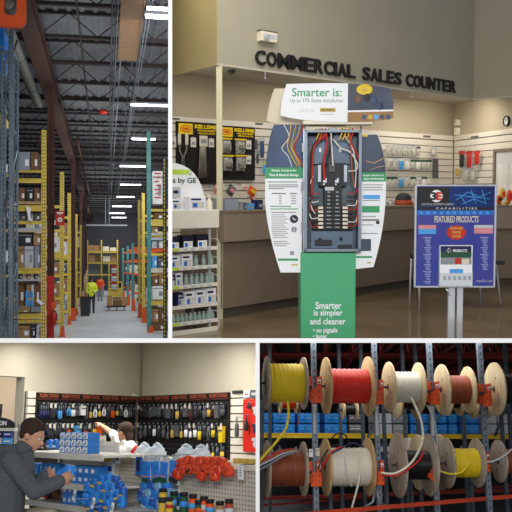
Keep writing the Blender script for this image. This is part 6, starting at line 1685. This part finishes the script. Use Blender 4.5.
# further left bays
bays = [(27.4, 61.8, 4.2, 172, 'second'), (33.2, 69.1, 3.4, 193, 'third'), (40, 76.2, 2.4, 214, 'fourth'), (47, 80.6, 1.8, 225, 'fifth')]
for d, px, w, yt, word in bays:
    f = fl(d)
    t = Thing('pallet_rack', 'yellow pallet rack bay on the left, %s from the front' % word, 'rack', f, group='left rack bays')
    upright(t, f, px, w, yt, 'rack_yellow')
    for z in (-1.7, -.95, -.2, .55, 1.3, 2.1):
        mb = MB('rack_yellow'); x1 = f.at(px, 250)[0]; mb.box(x1-2.2, x1-.02, -.02, .03, z-.1, z); mb.box(x1-2.2, x1-.02, .03, .9, z-.03, z-.01, 'dcarton'); t.part('beam', mb)
    for z in (-1.7, -.95, -.2, .55, 1.3):
        xx = x1-.1; k = 0
        while xx > x1-1.1:
            w_ = random.uniform(.2, .38); h = random.uniform(.3, .56); m = random.choice(GOOD+['cream', 'white'])
            mb = MB(m); mb.box(xx-w_, xx, .05, .6, z, z+h); mb.box(xx-w_*.7, xx-w_*.3, .046, .05, z+h*.3, z+h*.6, 'paper' if m not in ('white', 'cream') else 'print')
            lv = {-1.7: 'lowest', -.95: 'second', -.2: 'third', .55: 'fourth', 1.3: 'highest'}[z]
            single('storage_box', '%s in the %s left rack bay, %s level, %s from the aisle' % (GN[m], word, lv, ORD[k]), 'box', f, mb, group='boxes in the left bays'); xx -= w_+.03; k += 1
for f_, px, w, y0, word in ((fl(27.2), 62.6, 4.6, 326, 'first'), (fl(33), 69.6, 3.6, 316, 'second'), (fl(39.8), 76.8, 2.8, 308.5, 'third'), (fl(46.8), 81.2, 2, 303, 'fourth')):
    guard(f_, px, w, y0, 'orange post guard on the left floor edge, %s from the front' % word)
# right racks
f = fl(28.5)
t = Thing('pallet_rack', 'teal and yellow pallet rack bay at the right of the aisle, nearest one', 'rack', f)
upright(t, f, 149, 4.2, 132, 'rack_teal'); upright(t, f, 173, 4, 132, 'rack_teal')
for ya, yb, m in ((209, 211.5, 'rack_yellow'), (219.5, 226, 'rack_yellow'), (233, 235, 'lgrey'), (237.5, 240, 'lgrey'), (248.5, 252, 'orange'), (268, 272.5, 'cream'), (300.5, 305, 'rack_yellow'), (331, 334.5, 'cream')):
    beam(t, f, 151, 169, ya, yb, m)
nm = 'in nearest right bay'
for a, b, ya, yb, m, w in ((153, 162.5, 171, 204, 'white', 'tall white'), (154, 163, 213, 219.5, 'dcarton', 'upper'), (152, 158, 227, 233, 'carton', 'middle'), (159, 166, 241, 248, 'white', 'bag'), (152, 157, 241, 248, 'lgrey', 'bag'), (152, 157, 256, 268, 'sky', 'blue'), (158, 164, 258, 268, 'dgrey', 'blue'), (152, 158, 276, 285, 'dcarton', 'shelf'), (159, 164, 275, 285, 'carton', 'shelf'), (152.5, 164, 286, 299.5, 'white', 'lower'), (152.5, 158.5, 309, 322, 'carton', 'ground'), (159, 165, 308, 322, 'dcarton', 'ground'), (152, 168, 322.5, 331, 'dcarton', 'lowest')):
    goods(f, a, b, ya, yb, m, nm+', %s row' % w, y=.06)
q = f.rect(154.5, 172, 161, 200, .05); mb = MB('red')
for k in range(7): z = q[3]-.03-k*(q[3]-q[2])/7; mb.box(q[0]+.05*(k % 2), q[1]-.04*(k % 3), .04, .05, z-.05, z)
single('red_print', 'red printed bands on the tall white box at the upper right', 'label', f, mb)
f = fl(20.6)
t = Thing('rack_post', 'black and yellow slotted rack post at the right edge of the aisle', 'rack post', f)
x0, x1, _, z1 = f.rect(163, 158, 166.6, 200, 0); mb = MB('charcoal'); mb.box(x0, x1, 0, .08, H1, z1); z = H1
while z < z1: mb.box(x0+.02, x0+.045, -.004, 0, z, z+.06, 'rack_yellow'); z += .1
t.part('post', mb); mb = MB('steel_dark'); mb.box(x0-.04, x1+.04, -.04, .12, H1, H1+.02); t.part('foot_plate', mb)
for d, px, w, yt, m, word in ((33.5, 143.4, 3.2, 193, 'rack_yellow', 'second'), (37, 139.2, 2.6, 200, 'rack_yellow', 'third'), (43, 132.8, 2.6, 243, 'rack_teal', 'fourth'), (49, 127.8, 2.2, 246, 'rack_teal', 'fifth'), (56, 123, 2, 248, 'rack_teal', 'sixth')):
    f = fl(d)
    t = Thing('pallet_rack', '%s pallet rack bay on the right, %s from the front' % ('yellow' if m == 'rack_yellow' else 'teal', word), 'rack', f, group='right rack bays')
    upright(t, f, px, w, yt, m, 0, .12); x0 = f.at(px, 250)[0]
    for z in (-1.3, -.3, .45, 1.1) if m == 'rack_teal' else (-1.3, -.3, .6, 1.5, 2.2):
        mb = MB('orange' if m == 'rack_teal' else 'rack_yellow'); mb.box(x0+.02, x0+2.2, -.02, .03, z-.1, z); mb.box(x0+.02, x0+2.2, .03, .9, z-.03, z-.01, 'dcarton'); t.part('beam', mb)
    for j, z in enumerate((-2.26, -1.3, -.3)):
        xx = x0+.12
        for k in range(2):
            w_ = random.uniform(.25, .4); h = random.uniform(.35, .6); mm = random.choice(GOOD)
            mb = MB(mm); mb.box(xx, xx+w_, .05, .6, z, z+h); mb.box(xx+w_*.3, xx+w_*.7, .046, .05, z+h*.3, z+h*.6, 'paper' if mm not in ('white', 'cream') else 'print')
            single('storage_box', '%s in the %s right rack bay, %s level, %s from the aisle' % (GN[mm], word, ('ground', 'second', 'third')[j], ORD[k]), 'box', f, mb, group='boxes in the right bays'); xx += w_+.03
    guard(fl(d-.15), px+.6, w*1.5, H1 and (268+(2.26-.62)*800/d), 'orange post guard on the right floor edge, %s from the front' % ORD[['second', 'third', 'fourth', 'fifth', 'sixth'].index(word)+1])
guard(fl(28.3), 151, 5.2, 326, 'orange post guard on the right floor edge, first from the front')
# rack closing the aisle
f = fl(64)
t = Thing('pallet_rack', 'distant yellow pallet rack closing the end of the aisle', 'rack', f)
for px in (87.5, 101.5, 117.5): upright(t, f, px, 1.4, 240, 'rack_yellow')
for ya, yb in ((251, 253), (261.8, 263.8), (274, 275.5)): beam(t, f, 86, 118, ya, yb, 'rack_yellow')
for a, b, ya, yb, m, w in ((88.5, 93.5, 245, 251, 'carton', 'top'), (94, 100, 245.5, 251, 'carton', 'top'), (103, 109, 246.5, 251, 'cream', 'top'), (110, 116.5, 247.5, 251, 'cream', 'top'), (88.5, 100, 265, 274, 'dgrey', 'middle'), (103, 116, 266, 274, 'charcoal', 'middle'), (89, 95, 255, 261.5, 'carton', 'second'), (95.5, 100.5, 256, 261.5, 'dcarton', 'second'), (103, 110, 256, 261.5, 'cream', 'second'), (110.5, 116, 255, 261.5, 'carton', 'second'), (96, 104, 283, 296, 'grey', 'ground')):
    goods(f, a, b, ya, yb, m, 'on the distant end rack, %s row' % w, y=.1, tape=False)
# person in hi-vis, second person
def walker(d, px, feet_y, h, label, top, bottom, vest=None, face=(0.3, -1)):
    f = fl(d); k = h/1.75; x = f.at(px, feet_y)[0]; Z = lambda z: H1+z*k
    j = dict(head=Vector((x, 0, Z(1.63))), neck=Vector((x, 0, Z(1.47))), chest=Vector((x, 0, Z(1.3))), pelvis=Vector((x, 0, Z(.95))),
        shL=Vector((x+.17*k, 0, Z(1.42))), elL=Vector((x+.26*k, -.05, Z(1.14))), wrL=Vector((x+.12*k, -.22, Z(1.05))), handL=Vector((x+.05*k, -.26, Z(1.05))),
        shR=Vector((x-.17*k, 0, Z(1.42))), elR=Vector((x-.27*k, -.03, Z(1.13))), wrR=Vector((x-.16*k, -.22, Z(1.0))), handR=Vector((x-.09*k, -.27, Z(1.0))),
        hipL=Vector((x+.09*k, 0, Z(.92))), hipR=Vector((x-.09*k, 0, Z(.92))), knL=Vector((x+.1*k, -.06, Z(.5))), knR=Vector((x-.1*k, .02, Z(.5))),
        anL=Vector((x+.1*k, -.02, H1+.08)), anR=Vector((x-.1*k, .1, H1+.08)), toeL=Vector((x+.12*k, -.18, H1+.035)), toeR=Vector((x-.12*k, -.06, H1+.035)))
    return person(f, label, j, face, .2, top, bottom, vest=vest, k=k, skin='skin_dark', hairm='black', vox=.012)
walker(41, 91.5, 311.5, 1.78, 'person in a bright yellow vest and dark trousers standing in the aisle', 'hivis', 'charcoal', 'hivis')
walker(56, 100.2, 300, 1.7, 'smaller person in an orange vest standing farther down the aisle', 'orange', 'grey', 'orange', (-1, -.3))
# bin
f = fl(38.5); q = f.rect(80, 297.5, 90, 314, 0)
t = Thing('waste_bin', 'tall black waste bin standing left of the person in the yellow vest', 'bin', f)
mb = MB('charcoal'); mb.prism([(q[0]+.03, H1), (q[1]-.03, H1), (q[1], q[3]), (q[0], q[3])], 0, .45); t.part('body', mb); mb = MB('black'); mb.box(q[0]-.02, q[1]+.02, -.02, .47, q[3], q[3]+.03); t.part('lid', mb)
mb = MB('wood'); 
for k in range(3): mb = MB('wood'); mb.cyl(f.V(84+k*.9, 300, .2), f.V(84.5+k*1.1, 276-k*3, .3), .02, n=6); single('long_handle', 'wooden handle leaning by the black bin, %s from the left' % ORD[k], 'handle', f, mb, group='handles leaning by the bin')
# order picker truck with a cart of cartons
f = fl(46)
t = Thing('forklift', 'yellow and black forklift with a tall mast parked at the end of the aisle', 'forklift', f)
q = f.rect(108, 288, 123, 297, .6); mb = MB('rack_yellow'); mb.box(q[0], q[1], .6, 1.9, q[2], q[3]); mb.box(q[0], q[0]+.1, .6, .7, q[3], q[3]+.35); mb.box(q[1]-.1, q[1], .6, .7, q[3], q[3]+.35); mb.box(q[0], q[1], .6, .68, q[3]+.3, q[3]+.38); bd = t.part('body', mb)
mb = MB('black'); mb.box(q[0]+.2, q[1]-.1, .75, 1.3, q[3]-.05, q[3]+.3); t.part('seat', mb)
mb = MB('rack_yellow')
for a, b in ((108.3, 109.8), (117, 118.5)): g = f.rect(a, 262, b, 290, .5); mb.box(g[0], g[1], .5, .62, g[2], g[3])
for yy in (263, 274, 285): g = f.rect(108.3, yy, 118.5, yy+1.2, .5); mb.box(g[0], g[1], .52, .58, g[2], g[3])
t.part('mast', mb)
for a in (110, 120.5):
    c = f.at(a, 303, .7); mb = MB('black'); mb.cyl((c[0]-.08, .9, H1+.2), (c[0]+.08, .9, H1+.2), .2, n=16); t.part('wheel', mb)
for k in range(9):
    g = f.rect(111.5, 265.5+k*2.7, 116.5, 267.7+k*2.7, .45); mb = MB(['red', 'white', 'lgrey'][k % 3]); mb.box(g[0], g[1], .42, .5, g[2], g[3])
    single('stacked_tray', '%s tray in the stack on the forklift mast, %s from the top' % (['red', 'white', 'pale grey'][k % 3], ORD[k]), 'tray', f, mb, group='trays on the mast')
f = fl(43)
t = Thing('hand_cart', 'low dark flat cart carrying brown cartons in front of the forklift', 'cart', f)
g = f.rect(106.5, 305, 126.5, 307, 0); mb = MB('charcoal'); mb.box(g[0], g[1], 0, .7, H1+.18, H1+.26); t.part('deck', mb)
for a in (g[0]+.1, g[1]-.15, (g[0]+g[1])/2):
    mb = MB('black'); mb.cyl((a, .05, H1+.09), (a+.05, .05, H1+.09), .09, n=14); t.part('wheel', mb)
for k, (a, b, y0) in enumerate(((106.8, 112.3, 295.5), (112.8, 121, 297.5), (121.5, 126.5, 297))):
    g = f.rect(a, y0, b, 304.6, .05); mb = MB('carton' if k != 1 else 'dcarton'); mb.box(g[0], g[1], .05, .6, H1+.26, g[3]); mb.box(g[0], g[1], .045, .05, g[3]-.12, g[3]-.09, 'gold')
    single('carton', 'brown carton on the low cart, %s' % ('left', 'middle', 'right')[k], 'box', f, mb, group='cartons on the cart')
# strip lights
for i, (d, x0, x1, two) in enumerate(((15.2, .72, 2.4, 1), (23.6, .7, 2.4, 0), (29.9, .92, 1.82, 0), (38, .63, 1.86, 0), (46.5, .8, 2.0, 0), (54.5, .7, 1.9, 0), (63, .47, 1.97, 0), (71, .3, 1.6, 0), (77, .5, 1.9, 0))):
    z = 4.78
    f = fl(d)
    t = Thing('strip_light', 'glowing white strip light under the warehouse roof, %s from the front' % ORD[i], 'ceiling light', f, group='strip lights over the aisle')
    mb = MB('lgrey'); mb.box(x0, x1, -.09, .09, z+.03, z+.08)
    for a in (x0+.1, x1-.1): mb.cyl((a, 0, z+.08), (a, 0, ZJ+.03), .008, n=6)
    t.part('housing', mb)
    for yy in ((-.5, 0.) if two else (0.,)):
        mb = MB('tube_light'); mb.cyl((x0+.02, yy, z), (x1-.02, yy, z), .028 if not two else .035, n=10); t.part('tube', mb)
    area('strip_lamp', R1, ((x0+x1)/2, d, z-.12), 1.6, 230, (.95, .98, 1), (0, .45, -1), .4)
    if i in (0, 1, 2, 4, 6): area('roof_fill_up', R1, ((x0+x1)/2-1.5, d+3, 3.6), 3, 36, (.95, .98, 1), (0, 0, 1), 5)  # added upward fill that lifts the roof deck, no fixture hangs there
# tan duct, conduits, pipe, round duct
mb = MB('tan_duct'); mb.box(.28, .70, 10.2, 19, 4.9, 5.0)
t = Thing('tan_duct', 'long tan boxed tray hanging under the roof joists along the aisle', 'duct', A); t.part('tray', mb)
mb = MB('tan_duct'); mb.box(.27, .29, 10.2, 19, 4.88, 5.05); mb.box(.69, .71, 10.2, 19, 4.88, 5.05); mb.box(.28, .70, 13, 13.03, 4.895, 4.9, 'dcarton'); t.part('edge_strip', mb)
for i, (x, y0, y1, z, r) in enumerate(((.18, 10, 60, 4.95, .016), (.23, 10, 42, 4.98, .012), (.74, 10, 66, 4.96, .018), (.80, 10, 60, 4.98, .012), (.12, 10, 32, 4.97, .02), (.34, 19, 70, 4.95, .014), (.62, 19, 66, 4.97, .014), (.86, 10, 40, 4.97, .012))):
    mb = MB('grey' if i % 2 else 'dgrey'); mb.cyl((x, y0, z), (x, y1, z), r, n=8)
    for y in range(int(y0)+2, int(y1), 9): mb.box(x-.03, x+.03, y, y+.03, z, ZJ+.01)
    single('conduit', 'thin grey conduit running under the roof along the tan tray, %s from the left' % ORD[[4, 0, 1, 5, 6, 2, 3, 7].index(i)], 'conduit', A, mb, group='conduits along the roof')
mb = MB('duct_grey'); mb.cyl((-1.87, 10, 4.62), (-1.87, 23, 4.62), .13, n=18)
t = Thing('round_duct', 'round grey duct running beside the brown girder at upper left', 'duct', A); t.part('pipe', mb)
mb = MB('steel_dark')
for y in (12, 15, 18, 21): mb = MB('steel_dark'); mb.lathe([(.137, -.02), (.137, .02)], (-1.87, y, 4.62), (0, 1, 0), 18); mb.cyl((-1.87, y, 4.75), (-1.87, y, 5.0), .01, n=6); t.part('hanger', mb)
for i, (x, y1) in enumerate(((-1.05, 60), (-2.5, 50))):
    mb = MB('girder_brown'); mb.cyl((x, 30, 4.75), (x, y1, 4.75), .05, n=8); mb.cyl((x, 31, 4.75), (x, 31, ZJ+.02), .015, n=6); single('roof_pipe', 'dark pipe under the joists near the columns, %s one' % ('right' if i == 0 else 'left'), 'pipe', A, mb, group='dark roof pipes')
mb = MB('grey'); mb.box(-1.4, 1.5, 58, 58.1, 3.0, 3.1); 
for x in (-.05, .2): mb.box(x, x+.04, 58.02, 58.06, 3.1, ZJ+.05)
single('cross_rail', 'pale horizontal rail hung across the far aisle', 'rail', A, mb)
c = R1.P(99, 112, 25.5); mb = MB('red'); mb.cyl((c.x, c.y, 4.9), (c.x+.25, c.y, 4.9), .06, n=10); mb.cyl((c.x+.1, c.y, 4.9), (c.x+.1, c.y, 5.05), .02, n=6)
single('red_valve', 'small red valve hanging under the roof joists', 'valve', A, mb)
# orange ring bracket hanging at the upper left corner
f = fl(11.5); q = f.rect(-6, -8, 26, 26.5, 0)
t = Thing('lifting_bracket', 'orange rounded ring bracket holding a dark coil at the upper left corner', 'bracket', f)
def rr(x0, x1, z0, z1, r, n=5):
    out = []
    for cx, cz, a0 in ((x1-r, z1-r, 0), (x0+r, z1-r, 90), (x0+r, z0+r, 180), (x1-r, z0+r, 270)):
        for k in range(n+1): a = math.radians(a0+90*k/n); out.append((cx+math.cos(a)*r, cz+math.sin(a)*r))
    return out
o = rr(q[0], q[1], q[2], q[3], .11); i_ = rr(q[0]+.13, q[1]-.125, q[2]+.16, q[3]-.06, .07); mb = MB('bracket_orange'); n = len(o)
vs = [(x, 0, z) for x, z in o]+[(x, 0, z) for x, z in i_]+[(x, .1, z) for x, z in o]+[(x, .1, z) for x, z in i_]; fs = []
for k in range(n):
    j = (k+1) % n; fs += [(k, j, n+j, n+k), (2*n+k, 3*n+k, 3*n+j, 2*n+j), (k, 2*n+k, 2*n+j, j), (n+k, n+j, 3*n+j, 3*n+k)]
mb._add(vs, fs); t.part('ring', mb)
c = f.at(10, 6, .2); mb = MB('dgrey'); mb.lathe([(.05, 0), (.11, .0), (.115, .05), (.11, .3), (.05, .3)], (c[0]-.02, .1, c[1]+.01), (0, 1, 0), 18, 'duct_grey'); t.part('coil', mb)
mb = MB('steel_dark'); mb.box(c[0]-.02, c[0]+.02, .1, .14, q[3]-.02, ZJ); t.part('hanger', mb)
for t_ in ALL: t_.finish()
